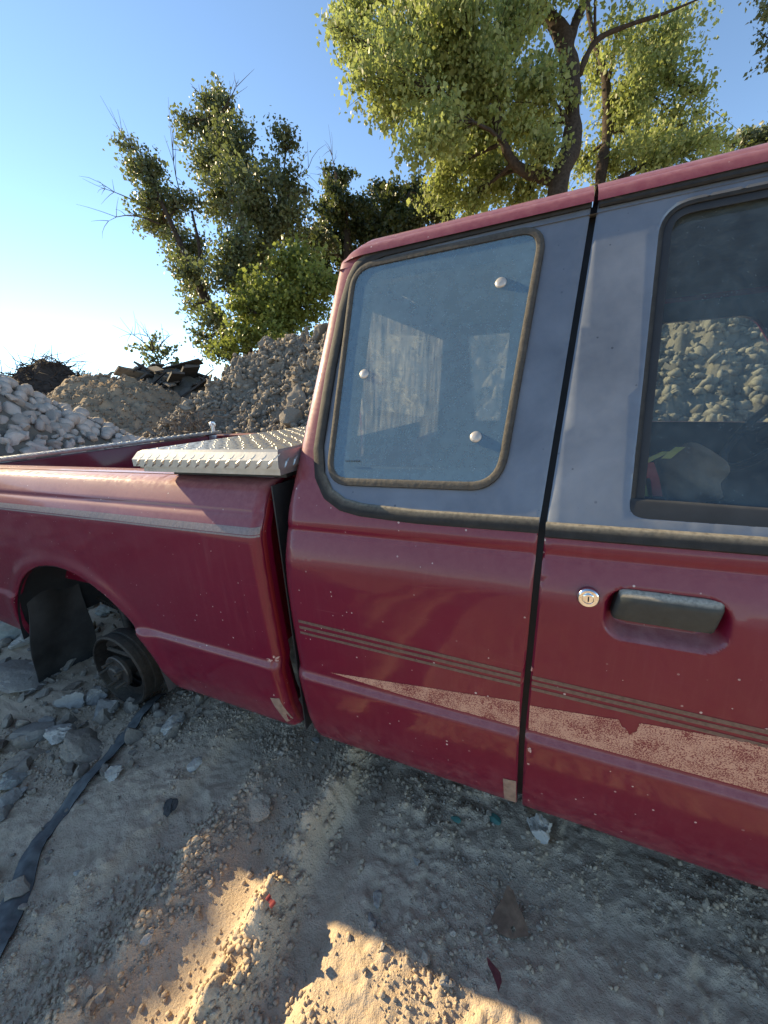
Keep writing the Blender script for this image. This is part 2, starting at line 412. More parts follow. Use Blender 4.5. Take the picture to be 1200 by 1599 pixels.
# ================================================================== rock shapes
def ico(sub):
    bm = bmesh.new(); bmesh.ops.create_icosphere(bm, subdivisions=sub, radius=1)
    V = np.array([v.co[:] for v in bm.verts]); Fc = np.array([[v.index for v in f.verts] for f in bm.faces]); bm.free(); return V, Fc
ICO = {k: ico(k) for k in (1, 2, 3, 4)}
def rock_shape(sub, seed, cuts=7, rough=.12, flat=(1, .8, .6), cut=(.55, .9)):
    V, Fc = ICO[sub]; V = V.copy(); r = np.random.default_rng(seed)
    for k in range(cuts):
        n = r.normal(size=3); n /= np.linalg.norm(n); d = r.uniform(*cut)
        s = V@n; over = s > d; V[over] -= np.outer(s[over]-d, n)
    f = 1+rough*(fbm(V[:, 0]*1.7+seed, V[:, 1]*1.7+V[:, 2]*1.3, 4, seed, .6))
    V = V*f[:, None]*np.array(flat)
    return V, Fc
def rock_mesh(name, *a, **k): return mesh_np(name, *rock_shape(*a, **k))
def rotm(r):
    q = r.normal(size=4); q /= np.linalg.norm(q); w, x, y, z = q
    return np.array([[1-2*(y*y+z*z), 2*(x*y-z*w), 2*(x*z+y*w)], [2*(x*y+z*w), 1-2*(x*x+z*z), 2*(y*z-x*w)], [2*(x*z-y*w), 2*(y*z+x*w), 1-2*(x*x+y*y)]])
def scatter_mesh(name, shapes, pts, sizes, seed, flatz=None):
    """many small rocks joined in one mesh"""
    r = np.random.default_rng(seed); Vs = []; Fs = []; n = 0
    for p, s in zip(pts, sizes):
        V, Fc = shapes[r.integers(len(shapes))]
        W = (V*s)@rotm(r).T
        if flatz: W = W*np.array([1, 1, flatz])
        Vs.append(W+p); Fs.append(Fc+n); n += len(V)
    return mesh_np(name, np.concatenate(Vs), np.concatenate(Fs))

# ================================================================== heaps
def crest_height(x, y, crest, slope):
    """height field of a heap: falls away from a crest polyline of (x,y,z)"""
    c = np.asarray(crest, float); P = []
    for a, b in zip(c[:-1], c[1:]):
        for t_ in np.linspace(0, 1, 14, endpoint=False): P.append(a+(b-a)*t_)
    P.append(c[-1]); P = np.array(P)
    h = np.full(x.shape, -9.)
    for p in P:
        d = np.hypot(x-p[0], y-p[1]); d = np.sqrt(d*d+.08)-.28
        h = np.maximum(h, p[2]-slope*d)
    return h
def heap_mesh(name, crest, slope, res, seed, rough=(.25, .08), fr=(1.1, 5.0), floor=-.15, pad=None):
    c = np.asarray(crest, float); zr = c[:, 2].max()
    pad = pad or zr/slope+.3
    xs = np.arange(c[:, 0].min()-pad, c[:, 0].max()+pad, res); ys = np.arange(c[:, 1].min()-pad, c[:, 1].max()+pad, res)
    X, Y = np.meshgrid(xs, ys, indexing='ij')
    def hf(X, Y):
        return crest_height(X, Y, crest, slope)+rough[0]*fbm(X*fr[0], Y*fr[0], 4, seed)+rough[1]*(fbm(X*fr[1], Y*fr[1], 3, seed+5, .6)+.9*fbm(X*fr[1]*1.9+9, Y*fr[1]*1.9, 4, seed+7, .7))
    Z = hf(X, Y)
    n, m = X.shape; ix = np.arange(n*m).reshape(n, m)
    q = np.stack([ix[:-1, :-1], ix[1:, :-1], ix[1:, 1:], ix[:-1, 1:]], -1).reshape(-1, 4)
    zz = Z.ravel(); q = q[(zz[q] > floor).any(1)]
    us, inv = np.unique(q, return_inverse=True)
    V = np.stack([X.ravel(), Y.ravel(), np.maximum(zz, floor-.2)], -1)[us]
    return mesh_np(name, V, inv.reshape(-1, 4)), hf, (xs[0], xs[-1], ys[0], ys[-1])

def surface_points(hf, box, n, seed, zmin=.02, cond=None):
    r = np.random.default_rng(seed)
    x = r.uniform(box[0], box[1], n); y = r.uniform(box[2], box[3], n); z = hf(x, y)
    k = z > zmin
    if cond is not None: k &= cond(x, y, z)
    return np.stack([x, y, z], -1)[k]
def in_view(P, margin=60):
    d = P-CAM_P; w = d@_f; px = CX+F_PX*(d@_r)/w; py = CY-F_PX*(d@_u)/w
    return (w > .1) & (px > -margin) & (px < 1200+margin) & (py > -margin) & (py < 1599+margin)

# --- pile of rounded stones; runs out of the frame to the left where it is tallest
sp = empty('stone_pile', (-5.3, .6, 0), 'big heap of pale pinkish rounded stones beyond the tailgate', 'stone pile')
crest = [(-5.35, -1.0, 1.78), (-5.3, .0, 2.035), (-5.35, .7, 1.95), (-5.4, 1.2, 1.68), (-5.3, 1.7, 1.38), (-4.95, 2.05, 1.02), (-4.5, 2.35, .72)]
me, hf, box = heap_mesh('stone_bed', crest, .92, .08, 3, (.10, .06))
o = link('stone_bed', me, M['pile_soil'], sp)
def inv_parent(o, p): o.matrix_parent_inverse = p.matrix_world.inverted()
inv_parent(o, sp)
stone_meshes = []
for k in range(10):
    mm = rock_mesh('stone', 3, 100+k, cuts=13, rough=.30, flat=(1, .78, .58), cut=(.46, .88)); mm.materials.append(M['stone_pink'])
    mm.polygons.foreach_set('use_smooth', np.ones(len(mm.polygons), dtype=bool)); stone_meshes.append(mm)
def dart(P, rmin, limit=None):
    cell = {}; keep = []
    for i, p in enumerate(P):
        k = (int(math.floor(p[0]/rmin)), int(math.floor(p[1]/rmin)), int(math.floor(p[2]/rmin))); ok = True
        for a in (-1, 0, 1):
            for b in (-1, 0, 1):
                for c in (-1, 0, 1):
                    for q in cell.get((k[0]+a, k[1]+b, k[2]+c), ()):
                        if np.sum((P[q]-p)**2) < rmin*rmin: ok = False; break
        if ok: cell.setdefault(k, []).append(i); keep.append(i)
        if limit and len(keep) >= limit: break
    return keep
P = surface_points(hf, box, 26000, 5, .05, lambda x, y, z: x < -3.2)
P = P[dart(P, .074)]
dist = np.linalg.norm(P-CAM_P, axis=1); view = in_view(P)
order = np.lexsort((dist, ~view))
rr = np.random.default_rng(77); rest = []; restS = []
for i, k in enumerate(order):
    s = .046+.062*rr.random()**1.4
    pz = P[k]+np.array([0, 0, rr.uniform(-.01, .05)])
    if i < 300:
        o = bpy.data.objects.new('stone', stone_meshes[rr.integers(10)]); COL.objects.link(o); o.parent = sp; inv_parent(o, sp)
        o.location = pz; o.scale = (s, s*rr.uniform(.85, 1.1), s*rr.uniform(.8, 1.05)); o.rotation_euler = rr.uniform(0, 6.28, 3)
    else: rest.append(pz); restS.append(s)
if rest:
    shp = [rock_shape(2, 120+k, cuts=5, rough=.15, flat=(1, .85, .68), cut=(.68, .95)) for k in range(6)]
    o = link('more_stones', scatter_mesh('more_stones', shp, rest, restS, 6), M['stone_pink'], sp); inv_parent(o, sp); o['kind'] = 'stuff'

# --- heaps of soil with clods
def shows(P):
    """left of the cab, or through the door window"""
    d = P-CAM_P; w = d@_f; px = CX+F_PX*(d@_r)/w; py = CY-F_PX*(d@_u)/w
    return (w > .1) & (((px > -20) & (px < 540) & (py < 720)) | ((px > 980) & (px < 1230) & (py > 460) & (py < 700)))
def soil_heap(name, label, crest, slope, res, seed, mat, clodmat, nclod, csize, nfill, fsize, rough=(.25, .08), cat='dirt pile'):
    c0 = np.mean(np.array(crest), 0)
    root = empty(name, (c0[0], c0[1], 0), label, cat)
    me, hf, box = heap_mesh('heap', crest, slope, res, seed, rough)
    o = link('heap', me, mat, root); inv_parent(o, root)
    P = surface_points(hf, box, 40000, seed+1)
    P = P[shows(P)]
    shapes = []
    for k in range(8):
        mm = rock_mesh('clod', 3, seed*10+k, cuts=16, rough=.45, flat=(1, .72, .48), cut=(.30, .72)); mm.materials.append(clodmat)
        mm.polygons.foreach_set('use_smooth', np.ones(len(mm.polygons), dtype=bool)); mm.set_sharp_from_angle(angle=math.radians(17)); shapes.append(mm)
    r = np.random.default_rng(seed+2)
    K = dart(P, csize[0]*1.6, nclod)
    for k in K:
        o = bpy.data.objects.new('clod', shapes[r.integers(8)]); COL.objects.link(o); o.parent = root; inv_parent(o, root)
        s = csize[0]+(csize[1]-csize[0])*r.random()**2.6
        o.location = P[k]+np.array([0, 0, s*.15]); o.scale = (s, s*r.uniform(.7, 1.1), s*r.uniform(.6, 1)); o.rotation_euler = r.uniform(0, 6.28, 3)
    Q = surface_points(hf, box, nfill*10, seed+3); Q = Q[shows(Q)][:nfill]
    shp = [rock_shape(1, seed*20+k, cuts=5, rough=.4, flat=(1, .72, .5), cut=(.4, .85)) for k in range(8)]
    sz = fsize[0]+(fsize[1]-fsize[0])*r.random(len(Q))**2.2
    o = link('loose_clods', scatter_mesh('loose_clods', shp, Q, sz, seed+4), clodmat, root, smooth=False); inv_parent(o, root); o['kind'] = 'stuff'
    return root, hf
dirt_crest = [at(262, 668, 7.3), at(310, 628, 7.7), at(360, 600, 8.1), at(420, 556, 8.5), at(470, 522, 8.8), at(520, 500, 9.0), np.array([-3.3, 8.0, 3.3]), np.array([-1.0, 8.4, 3.6]), np.array([1.5, 8.2, 3.5]), np.array([4.0, 8.2, 3.3]), np.array([7.5, 8.6, 2.6])]
_, dirt_hf = soil_heap('dirt_pile', 'long tall heap of grey rubbly dirt behind the pickup', dirt_crest, .78, .05, 5, M['pile_soil'], M['clod'], 300, (.07, .36), 26000, (.016, .10), (.40, .20))
soil_heap('brown_mound', 'brown crumbly dirt mound between the stone heap and the dark debris', [at(95, 612, 9.3), at(135, 590, 9.3), at(175, 588, 9.2), at(215, 600, 9.0), at(245, 635, 8.8)], .72, .06, 6, M['mound_soil'], M['rock_brown'], 160, (.05, .13), 7000, (.02, .065), (.18, .15), 'mound')

# --- brush heap (dark, twiggy)
root = empty('brush_heap', tuple(at(75, 640, 13)*np.array([1, 1, 0])), 'dark tangled heap of cut brush behind the stone heap', 'brush heap')
me, hf, box = heap_mesh('brush_core', [at(38, 580, 13), at(70, 566, 13), at(105, 585, 13)], .85, .12, 9, (.25, .2))
o = link('brush_core', me, M['brush'], root); inv_parent(o, root)
mb = MB(); r = np.random.default_rng(4); Q = surface_points(hf, box, 5000, 5, .4); Q = Q[in_view(Q)][:1600]
for q in Q:
    d = r.normal(size=3); d[2] = abs(d[2])*.6; d /= np.linalg.norm(d); L = r.uniform(.25, .9)
    mid = q+d*L*.5+r.normal(size=3)*.06
    mb.tube([q-d*.1, mid, q+d*L+r.normal(size=3)*.08], [.018, .013, .006], 3, False)
o = mb.build('twigs', M['brush'], root); inv_parent(o, root); o['kind'] = 'stuff'

# --- demolition debris: dark boards and sheets
root = empty('debris_heap', tuple(at(245, 640, 11.2)*np.array([1, 1, 0])), 'heap of dark broken boards and sheets below the small shrub', 'debris heap')
me, hf, box = heap_mesh('debris_core', [at(190, 598, 11.2), at(215, 584, 11.2), at(265, 578, 11.0), at(300, 592, 10.6), at(320, 608, 10.2)], .7, .12, 12, (.25, .15))
o = link('debris_core', me, M['timber'], root); inv_parent(o, root)
r = np.random.default_rng(19); Q = surface_points(hf, box, 4000, 8, .5); Q = Q[in_view(Q)]
d_ = Q-CAM_P; Q = Q[(CY-F_PX*(d_@_u)/(d_@_f)) < 632]; Q = Q[dart(Q, .15, 110)]
for k, q in enumerate(Q):
    mb = MB(); L = r.uniform(.35, 1.2); w = r.uniform(.08, .40); a = r.uniform(-.7, .7)
    R = np.array(Matrix.Rotation(r.uniform(-.6, .6), 3, 'Y') @ Matrix.Rotation(r.uniform(-.7, .7), 3, 'X') @ Matrix.Rotation(r.uniform(0, 3.14), 3, 'Z'))
    mb.box((0, 0, 0), (L, w, r.uniform(.02, .06)), R)
    o = mb.build('board', M['timber'] if r.random() < .78 else M['timber2'], root, False, None); o.location = Vector(q)+Vector((0, 0, .08))
    inv_parent(o, root)

# --- dead root tangle at the foot of the dirt pile
mb = MB(); r = np.random.default_rng(3); base = at(292, 662, 6.7)
for k in range(26):
    p = base+r.normal(size=3)*np.array([.32, .10, .06]); pts = [p]; d = r.normal(size=3); d /= np.linalg.norm(d)
    for j in range(7):
        d = d+r.normal(size=3)*.55; d /= np.linalg.norm(d); p = p+d*.075; p[2] = np.clip(p[2], base[2]-.12, base[2]+.20); pts.append(p)
    mb.tube(pts, np.linspace(.016, .008, 8), 5)
tag(mb.build('root_tangle', M['twig']), 'tangle of pale dead roots at the foot of the dirt pile', 'roots')
mm = rock_mesh('boulder', 4, 901, cuts=16, rough=.4, flat=(.34, .28, .40), cut=(.45, .85)); bl = link('boulder', mm, M['rock_brown'], None, True, 35)
bp = at(472, 642, 6.9); bl.location = bp; tag(bl, 'brown boulder resting on the dirt pile against the cab edge in view', 'boulder')

# ================================================================== trees
def curve(a, b, sag, r, n=6):
    a = np.array(a); b = np.array(b); m = (a+b)/2+np.array([0, 0, sag])+r.normal(size=3)*np.linalg.norm(b-a)*.07
    t_ = np.linspace(0, 1, n)[:, None]; return (1-t_)**2*a+2*t_*(1-t_)*m+t_**2*b
def leaf_mesh(name, C, size, r, droop=.6):
    n = len(C)
    d = r.normal(size=(n, 3)); d[:, 2] -= droop; d /= np.linalg.norm(d, axis=1)[:, None]
    e = r.normal(size=(n, 3)); e -= d*np.sum(e*d, 1)[:, None]; e /= np.linalg.norm(e, axis=1)[:, None]
    nn = np.cross(d, e)
    s = size*np.clip(np.exp(r.normal(-.08, .32, n)), .45, 1.9)[:, None]
    V = np.stack([C-d*s*.5, C+e*s*.40-d*s*.06+nn*s*.10, C+d*s*.55, C-e*s*.40-d*s*.06+nn*s*.10], 1).reshape(-1, 3)
    i = np.arange(n)*4
    return mesh_np(name, V, np.concatenate([np.stack([i, i+1, i+2], 1), np.stack([i, i+2, i+3], 1)]))
def tree(name, label, trunks, blobs, leafmat, size, per, seed, group=None, twigs=9, bare=(), cat='tree', sig=.17, droop=.6, bark='bark'):
    r = np.random.default_rng(seed)
    b0 = np.array(trunks[0][0][0])
    root = empty(name, (b0[0], b0[1], 0), label, cat, group)
    mb = MB(); sk = []
    for poly in trunks:
        P = np.array([p for p, _ in poly]); R = np.array([q for _, q in poly])
        T = np.linspace(0, len(P)-1, (len(P)-1)*5+1)
        # smooth interpolation
        k = np.clip(T.astype(int), 0, len(P)-2); f = (T-k)[:, None]
        Pm = np.concatenate([[2*P[0]-P[1]], P, [2*P[-1]-P[-2]]]); p0, p1, p2, p3 = Pm[k], Pm[k+1], Pm[k+2], Pm[k+3]
        Q = .5*((2*p1)+(-p0+p2)*f+(2*p0-5*p1+4*p2-p3)*f**2+(-p0+3*p1-3*p2+p3)*f**3)
        Rr = np.interp(T, np.arange(len(R)), R)*(1+.12*r.normal(size=len(T)))
        mb.tube(Q, Rr, 9); sk.append(np.concatenate([Q, Rr[:, None]], 1))
    sk = np.concatenate(sk)
    C = []
    for (c, rad, dens) in blobs:
        c = np.array(c, float)
        sc_ = np.linalg.norm(sk[:, :3]-c-np.array([0, 0, -rad*.8]), axis=1)
        j = np.argmin(sc_); s = sk[j]
        cv = curve(s[:3], c, rad*.2, r)
        mb.tube(cv, np.linspace(min(s[3]*.55, .085), .018, len(cv)), 5, False)
        nt = max(3, int(twigs*dens))
        for q in range(nt):
            d = r.normal(size=3); d /= np.linalg.norm(d); d[2] *= .85
            e = c+d*rad*(r.uniform(.45, 1.0) if r.random() < .8 else r.uniform(1.0, 1.4)); st = cv[r.integers(2, len(cv))]
            tw = curve(st, e, rad*.12, r, 5)
            mb.tube(tw, np.linspace(.016, .004, 5), 3, False)
            nl = int(per*rad*rad/nt*dens)
            u = r.uniform(.25, 1.08, nl)**.8; k = np.clip(u*4, 0, 3.999).astype(int); f = (u*4-k)[:, None]
            k1 = np.minimum(k+1, 4)
            C.append(tw[k]*(1-f)+tw[k1]*f+r.normal(size=(nl, 3))*sig*np.array([1, 1, .9])*(rad**.5))
    for (a, b) in bare:
        a = np.array(a); b = np.array(b); cv = curve(a, b, .2, r, 6); mb.tube(cv, np.linspace(.03, .006, 6), 4, False)
        for q in range(9):
            st = cv[r.integers(2, 6)]; e = st+(b-a)*r.uniform(.15, .4)+r.normal(size=3)*.3
            mb.tube(curve(st, e, .05, r, 4), np.linspace(.011, .003, 4), 3, False)
    o = mb.build('trunk', M[bark], root, True, None); inv_parent(o, root)
    C = np.concatenate(C)
    o = link('crown', leaf_mesh('crown', C, size, r, droop), leafmat, root, smooth=False); inv_parent(o, root)
    return root
def bl(lst, D, dj=1.2, seed=1, k=1.0):
    r = np.random.default_rng(seed); out = []
    for b in lst:
        x, y, q = b[:3]; dens = b[3] if len(b) > 3 else 1.0; dd = D+r.uniform(-dj, dj)
        out.append((at(x, y, dd), q*D/F_PX*k, dens))
    return out
def gp(p): return np.array([p[0], p[1], -.1])
# large poplar on the right
D = 12.0
tb = at(880, 300, D)
tree('poplar_tree', 'large sunlit yellow-green tree with dark forked trunk above the cab roof',
     [[(gp(tb)+np.array([.3, 0, 0]), .42), (at(868, 330, D), .34), (at(893, 225, D), .27), (at(891, 130, D), .25), (at(878, 55, D), .24), (at(835, 5, D), .19), (at(790, -50, D), .14), (at(740, -110, D), .08)],
      [(at(888, 70, D), .17), (at(905, 20, D+.3), .13), (at(940, -40, D+.4), .10), (at(960, -120, D+.6), .06)],
      [(at(905, 115, D), .10), (at(930, 65, D-.2), .085), (at(980, 40, D-.4), .06), (at(1040, 20, D-.5), .04), (at(1100, -5, D-.6), .02)],
      [(at(880, 285, D), .20), (at(815, 265, D-.3), .15), (at(790, 232, D-.5), .11), (at(770, 180, D-.6), .08), (at(750, 130, D-.6), .04)]],
     bl([(565, 25, 55), (590, 90, 55), (545, 70, 34), (600, 160, 48), (575, 130, 35), (650, 60, 70), (690, 140, 80), (720, 40, 80), (660, 210, 55), (730, 230, 75), (690, 275, 45), (780, 130, 75), (790, 50, 70), (800, 210, 60), (760, 290, 55), (820, 305, 45),
         (835, 140, 55), (700, -60, 90), (820, -70, 90), (940, -90, 80), (600, -40, 60), (850, 230, 38), (720, 320, 45), (530, 45, 22)], D, 1.6, 5, 1.0),
     M['leaf_right'], .120, 1900, 21, None, 20, (), 'tree', .20, 1.2)
D = 13.5
tree('slim_poplar_tree', 'slimmer tree with paler sparse leaves just right of the big forked trunk',
     [[(gp(at(935, 290, D)), .22), (at(936, 300, D), .18), (at(948, 210, D), .14), (at(945, 120, D), .12), (at(925, 50, D), .10), (at(915, -20, D), .06)],
      [(at(945, 170, D), .07), (at(990, 110, D), .05), (at(1040, 60, D), .03)]],
     bl([(1000, 80, 50, .8), (1040, 60, 45, .8), (1000, 150, 55, .9), (1055, 125, 48, .9), (1010, 225, 50), (960, 180, 45), (1065, 195, 40), (1090, 150, 22, .7), (960, 260, 45), (1040, 250, 50), (1090, 235, 35), (930, 120, 40, .7), (965, 40, 45, .6), (905, 260, 30), (1120, 235, 28), (1060, 20, 30, .5)], D, 1.2, 6, 1.0),
     M['leaf_right'], .115, 1500, 22, None, 18, (), 'tree', .20, 1.2)
# left tree
D = 13.0
tree('leaning_elm_tree', 'leaning multi-stemmed tree with thin dusty foliage against open sky',
     [[(gp(at(385, 590, D)), .22), (at(368, 556, D), .17), (at(338, 500, D), .15), (at(303, 430, D), .12), (at(275, 365, D), .09), (at(245, 300, D), .06), (at(215, 240, D), .03)],
      [(gp(at(385, 590, D)), .18), (at(383, 480, D), .13), (at(392, 400, D), .12), (at(375, 340, D), .10), (at(352, 260, D), .07), (at(338, 180, D), .04)],
      [(at(392, 410, D), .09), (at(425, 365, D), .08), (at(440, 300, D), .055), (at(447, 230, D), .03)],
      [(at(310, 440, D), .08), (at(312, 390, D), .06), (at(300, 330, D), .04)]],
     bl([(340, 165, 30), (325, 215, 38), (290, 200, 24, .8), (360, 205, 30), (370, 250, 44), (330, 265, 38), (385, 300, 46), (350, 320, 40), (410, 330, 44), (445, 280, 30), (445, 215, 24, .8), (430, 360, 42), (455, 330, 26), (200, 230, 18, .6), (225, 265, 32, .9), (240, 310, 34, .9), (258, 355, 36), (290, 395, 36), (282, 320, 28, .8), (310, 445, 34), (295, 425, 24), (330, 495, 26), (300, 480, 18, .6), (370, 385, 36), (350, 420, 34), (390, 440, 36), (410, 400, 36), (345, 145, 20, .7), (460, 380, 24, .7), (315, 530, 20, .7), (475, 300, 18, .5), (340, 550, 22, .8)], D, 1.3, 7, .98),
     M['leaf_left'], .105, 3000, 23, None, 16,
     [(at(240, 330, D), at(165, 295, D)), (at(240, 280, D), at(190, 210, D)), (at(290, 330, D), at(270, 215, D)), (at(440, 300, D), at(482, 262, D)), (at(335, 190, D), at(300, 135, D)), (at(340, 190, D), at(370, 135, D)), (at(250, 350, D), at(170, 345, D))], 'tree', .20, .3)
# bright bush in front of it
D = 11.2
tree('green_bush', 'bright green leafy bush on the crest of the dirt pile below the leaning tree',
     [[(gp(at(430, 560, D)), .08), (at(430, 530, D), .06), (at(425, 480, D), .04), (at(430, 430, D), .02)]],
     bl([(375, 520, 30), (400, 500, 36), (425, 470, 42), (395, 455, 30, .8), (455, 440, 40), (480, 470, 42), (450, 500, 40), (480, 410, 34), (500, 440, 34), (345, 545, 22, .8), (370, 480, 24, .8), (420, 520, 34), (440, 410, 26, .7)], D, .9, 8, 1.0),
     M['leaf_bush'], .10, 3200, 24, None, 12, (), 'bush', .2, .5)
# dark trees behind, in the gap
D = 17.0
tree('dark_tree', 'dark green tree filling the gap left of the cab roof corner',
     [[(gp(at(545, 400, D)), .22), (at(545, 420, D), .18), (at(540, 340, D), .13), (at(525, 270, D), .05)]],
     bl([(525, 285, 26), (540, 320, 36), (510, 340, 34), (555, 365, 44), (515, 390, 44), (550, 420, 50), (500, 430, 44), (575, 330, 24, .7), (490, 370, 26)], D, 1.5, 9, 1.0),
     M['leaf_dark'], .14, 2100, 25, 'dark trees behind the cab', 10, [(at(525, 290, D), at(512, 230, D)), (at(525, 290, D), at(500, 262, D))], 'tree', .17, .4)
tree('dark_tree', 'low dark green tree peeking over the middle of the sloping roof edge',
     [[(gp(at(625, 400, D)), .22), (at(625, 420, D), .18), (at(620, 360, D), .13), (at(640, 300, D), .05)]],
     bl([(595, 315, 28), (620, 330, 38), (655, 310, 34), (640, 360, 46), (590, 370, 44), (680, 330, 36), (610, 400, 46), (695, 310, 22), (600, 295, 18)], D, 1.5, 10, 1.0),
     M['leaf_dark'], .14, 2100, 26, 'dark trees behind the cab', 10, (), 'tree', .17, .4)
D = 14.0
tree('shrub', 'small scraggly shrub silhouetted on top of the dark debris heap',
     [[(gp(at(250, 590, D)), .05), (at(250, 575, D), .04), (at(238, 545, D), .02)]],
     bl([(215, 545, 16, .7), (235, 535, 20, .8), (255, 550, 20, .8), (240, 560, 20, .8), (268, 565, 14, .6), (280, 585, 20), (300, 590, 16)], D, .5, 12, 1.0),
     M['leaf_left'], .12, 700, 27, None, 8, [(at(240, 550, D), at(205, 522, D)), (at(245, 550, D), at(265, 525, D)), (at(240, 545, D), at(225, 518, D))], 'shrub', .14, .3)
D = 9.5
tree('overhanging_tree', 'tree reaching in from the right edge with a hanging leafy branch',
     [[(gp(at(1330, 260, D)), .25), (at(1320, 150, D), .18), (at(1290, 20, D), .12), (at(1240, -40, D), .06)], [(at(1300, 60, D), .06), (at(1240, 10, D), .04), (at(1195, 20, D), .02)]],
     bl([(1195, 20, 20), (1200, 60, 22), (1205, 100, 18), (1240, 20, 40), (1260, 80, 40), (1210, -20, 34), (1300, 40, 60), (1300, 120, 55)], D, .8, 13, 1.0),
     M['leaf_left'], .10, 1300, 28, None, 9, (), 'tree', .13, 1.0)
D = 18.0
tree('roadside_tree', 'dark round treetop showing over the roof at the right edge',
     [[(gp(at(1210, 300, D)), .25), (at(1210, 280, D), .2), (at(1205, 230, D), .08)]],
     bl([(1180, 215, 32), (1210, 200, 40), (1150, 228, 20), (1240, 230, 50), (1195, 245, 40), (1290, 220, 50)], D, 1.2, 14, 1.0),
     M['leaf_left'], .15, 1100, 29, None, 10, (), 'tree', .16, .4)

# ================================================================== PICKUP
W_CAB = 1.70                     # the near side is at y = 0, the far side mirrored about y = W_CAB/2
truck = empty('pickup_truck', (-.6, W_CAB/2, 0), 'maroon extended-cab pickup with slate blue window frames and a missing rear wheel', 'pickup truck')
def part(o, parent=None):
    p = parent or truck
    o.parent = p; 
    if p is truck: o.matrix_parent_inverse = truck.matrix_world.inverted()
    else: o.matrix_parent_inverse = Matrix.Identity(4)
    return o
def mirror(o, name=None):
    """a copy of a part on the far side (own mesh, flipped)"""
    me = o.data.copy(); n = len(me.vertices); V = np.empty(n*3, dtype=np.float32); me.vertices.foreach_get('co', V); V = V.reshape(-1, 3)
    V[:, 1] = W_CAB-V[:, 1]; me.vertices.foreach_set('co', V.ravel()); me.flip_normals()
    c = bpy.data.objects.new(name or o.name.split('.')[0], me); COL.objects.link(c); part(c); return c

def smooth_table(keys, sig=.004):
    z = np.arange(keys[0][0], keys[-1][0], .001); y = np.interp(z, [k[0] for k in keys], [k[1] for k in keys])
    n = int(sig/.001*3); w = np.exp(-.5*(np.arange(-n, n+1)*.001/sig)**2); w /= w.sum()
    yp = np.concatenate([y[0]+(y[1]-y[0])*np.arange(-n, 0), y, y[-1]+(y[-1]-y[-2])*np.arange(1, n+1)])
    return z, np.convolve(yp, w, 'valid')
CAB_KEYS = [(.14, .10), (.178, .064), (.182, .050), (.202, .044), (.209, .039), (.27, .022), (.37, .009), (.418, .004), (.426, .004), (.443, .016), (.52, .012), (.62, .008), (.72, .008), (.765, .011), (.80, .020), (.838, .032), (.842, .036), (.849, .036), (.853, .032), (.87, .036), (.895, .043), (.905, .047), (1.60, .36)]
cz, cy = smooth_table(CAB_KEYS)
def xr(z): return np.where(z < .70, -.632, np.where(z < .84, -.632+(z-.70)*.04, -.6264+(z-.84)*.098))
def wave(x, z): return .0022*fbm(x*2.6, z*2.6, 2, 81)+.0009*fbm(x*7, z*7, 2, 83)   # tired sheet metal
def y_cab(x, z):
    x = np.asarray(x, float); z = np.asarray(z, float)
    y = np.interp(z, cz, cy); r = .042
    d = np.clip((x-xr(z)), 0, r); y = y+(r-np.sqrt(np.maximum(r*r-(r-d)**2, 0)))
    return y+wave(x, z)
BED_KEYS = [(.12, .10), (.176, .060), (.182, .050), (.215, .036), (.28, .018), (.37, .008), (.418, .003), (.425, .003), (.443, .015), (.52, .011), (.62, .007), (.74, .005), (.815, .006), (.832, .010), (.868, .027), (.872, .034), (.882, .036), (.888, .036), (.925, .060), (.942, .074), (.952, .095), (.956, .13)]
bz, by = smooth_table(BED_KEYS)
X_BF, X_BR = -.684, -2.50
def y_bed(x, z):
    x = np.asarray(x, float); z = np.asarray(z, float)
    y = np.interp(z, bz, by)
    # flare round the wheel arch
    rr_ = np.hypot((x+1.672)/1.075, (z-.17)/1.02); lip = np.exp(-((rr_-.455)/.035)**2)*np.clip((z-.12)*6, 0, 1)*np.clip((.75-z)*6, 0, 1)
    y = y-.012*lip
    r = .03; d = np.clip(X_BF-x, 0, r); y = y+(r-np.sqrt(np.maximum(r*r-(r-d)**2, 0)))
    return y+wave(x, z)*1.3

def resample(poly, step):
    out = []
    n = len(poly)
    for i in range(n):
        a = np.array(poly[i], float); b = np.array(poly[(i+1) % n], float); k = max(1, int(round(np.linalg.norm(b-a)/step)))
        for j in range(k): out.append(a+(b-a)*j/k)
    return np.array(out)
def rounded(poly, rad, seg=6):
    """round polygon corners; rad scalar or per-corner"""
    n = len(poly); out = []
    rad = [rad]*n if np.isscalar(rad) else rad
    for i in range(n):
        p = np.array(poly[i], float); a = np.array(poly[i-1], float)-p; b = np.array(poly[(i+1) % n], float)-p
        la, lb = np.linalg.norm(a), np.linalg.norm(b); r = min(rad[i], la*.45, lb*.45)
        if r < 1e-4: out.append(p); continue
        a /= la; b /= lb
        for t_ in np.linspace(0, 1, seg+1): out.append((1-t_)**2*(p+a*r)+2*t_*(1-t_)*p+t_**2*(p+b*r))
    return np.array(out)
def area(P): return .5*np.sum(P[:, 0]*np.roll(P[:, 1], -1)-np.roll(P[:, 0], -1)*P[:, 1])
def inside(Q, P):
    x, y = Q[:, 0], Q[:, 1]; c = np.zeros(len(Q), bool); j = len(P)-1
    for i in range(len(P)):
        xi, yi = P[i]; xj, yj = P[j]
        if yi != yj: c ^= ((yi > y) != (yj > y)) & (x < (xj-xi)*(y-yi)/(yj-yi)+xi)
        j = i
    return c
def mindist(Q, P):
    d = np.full(len(Q), 9.)
    for p in P: d = np.minimum(d, np.hypot(Q[:, 0]-p[0], Q[:, 1]-p[1]))
    return d
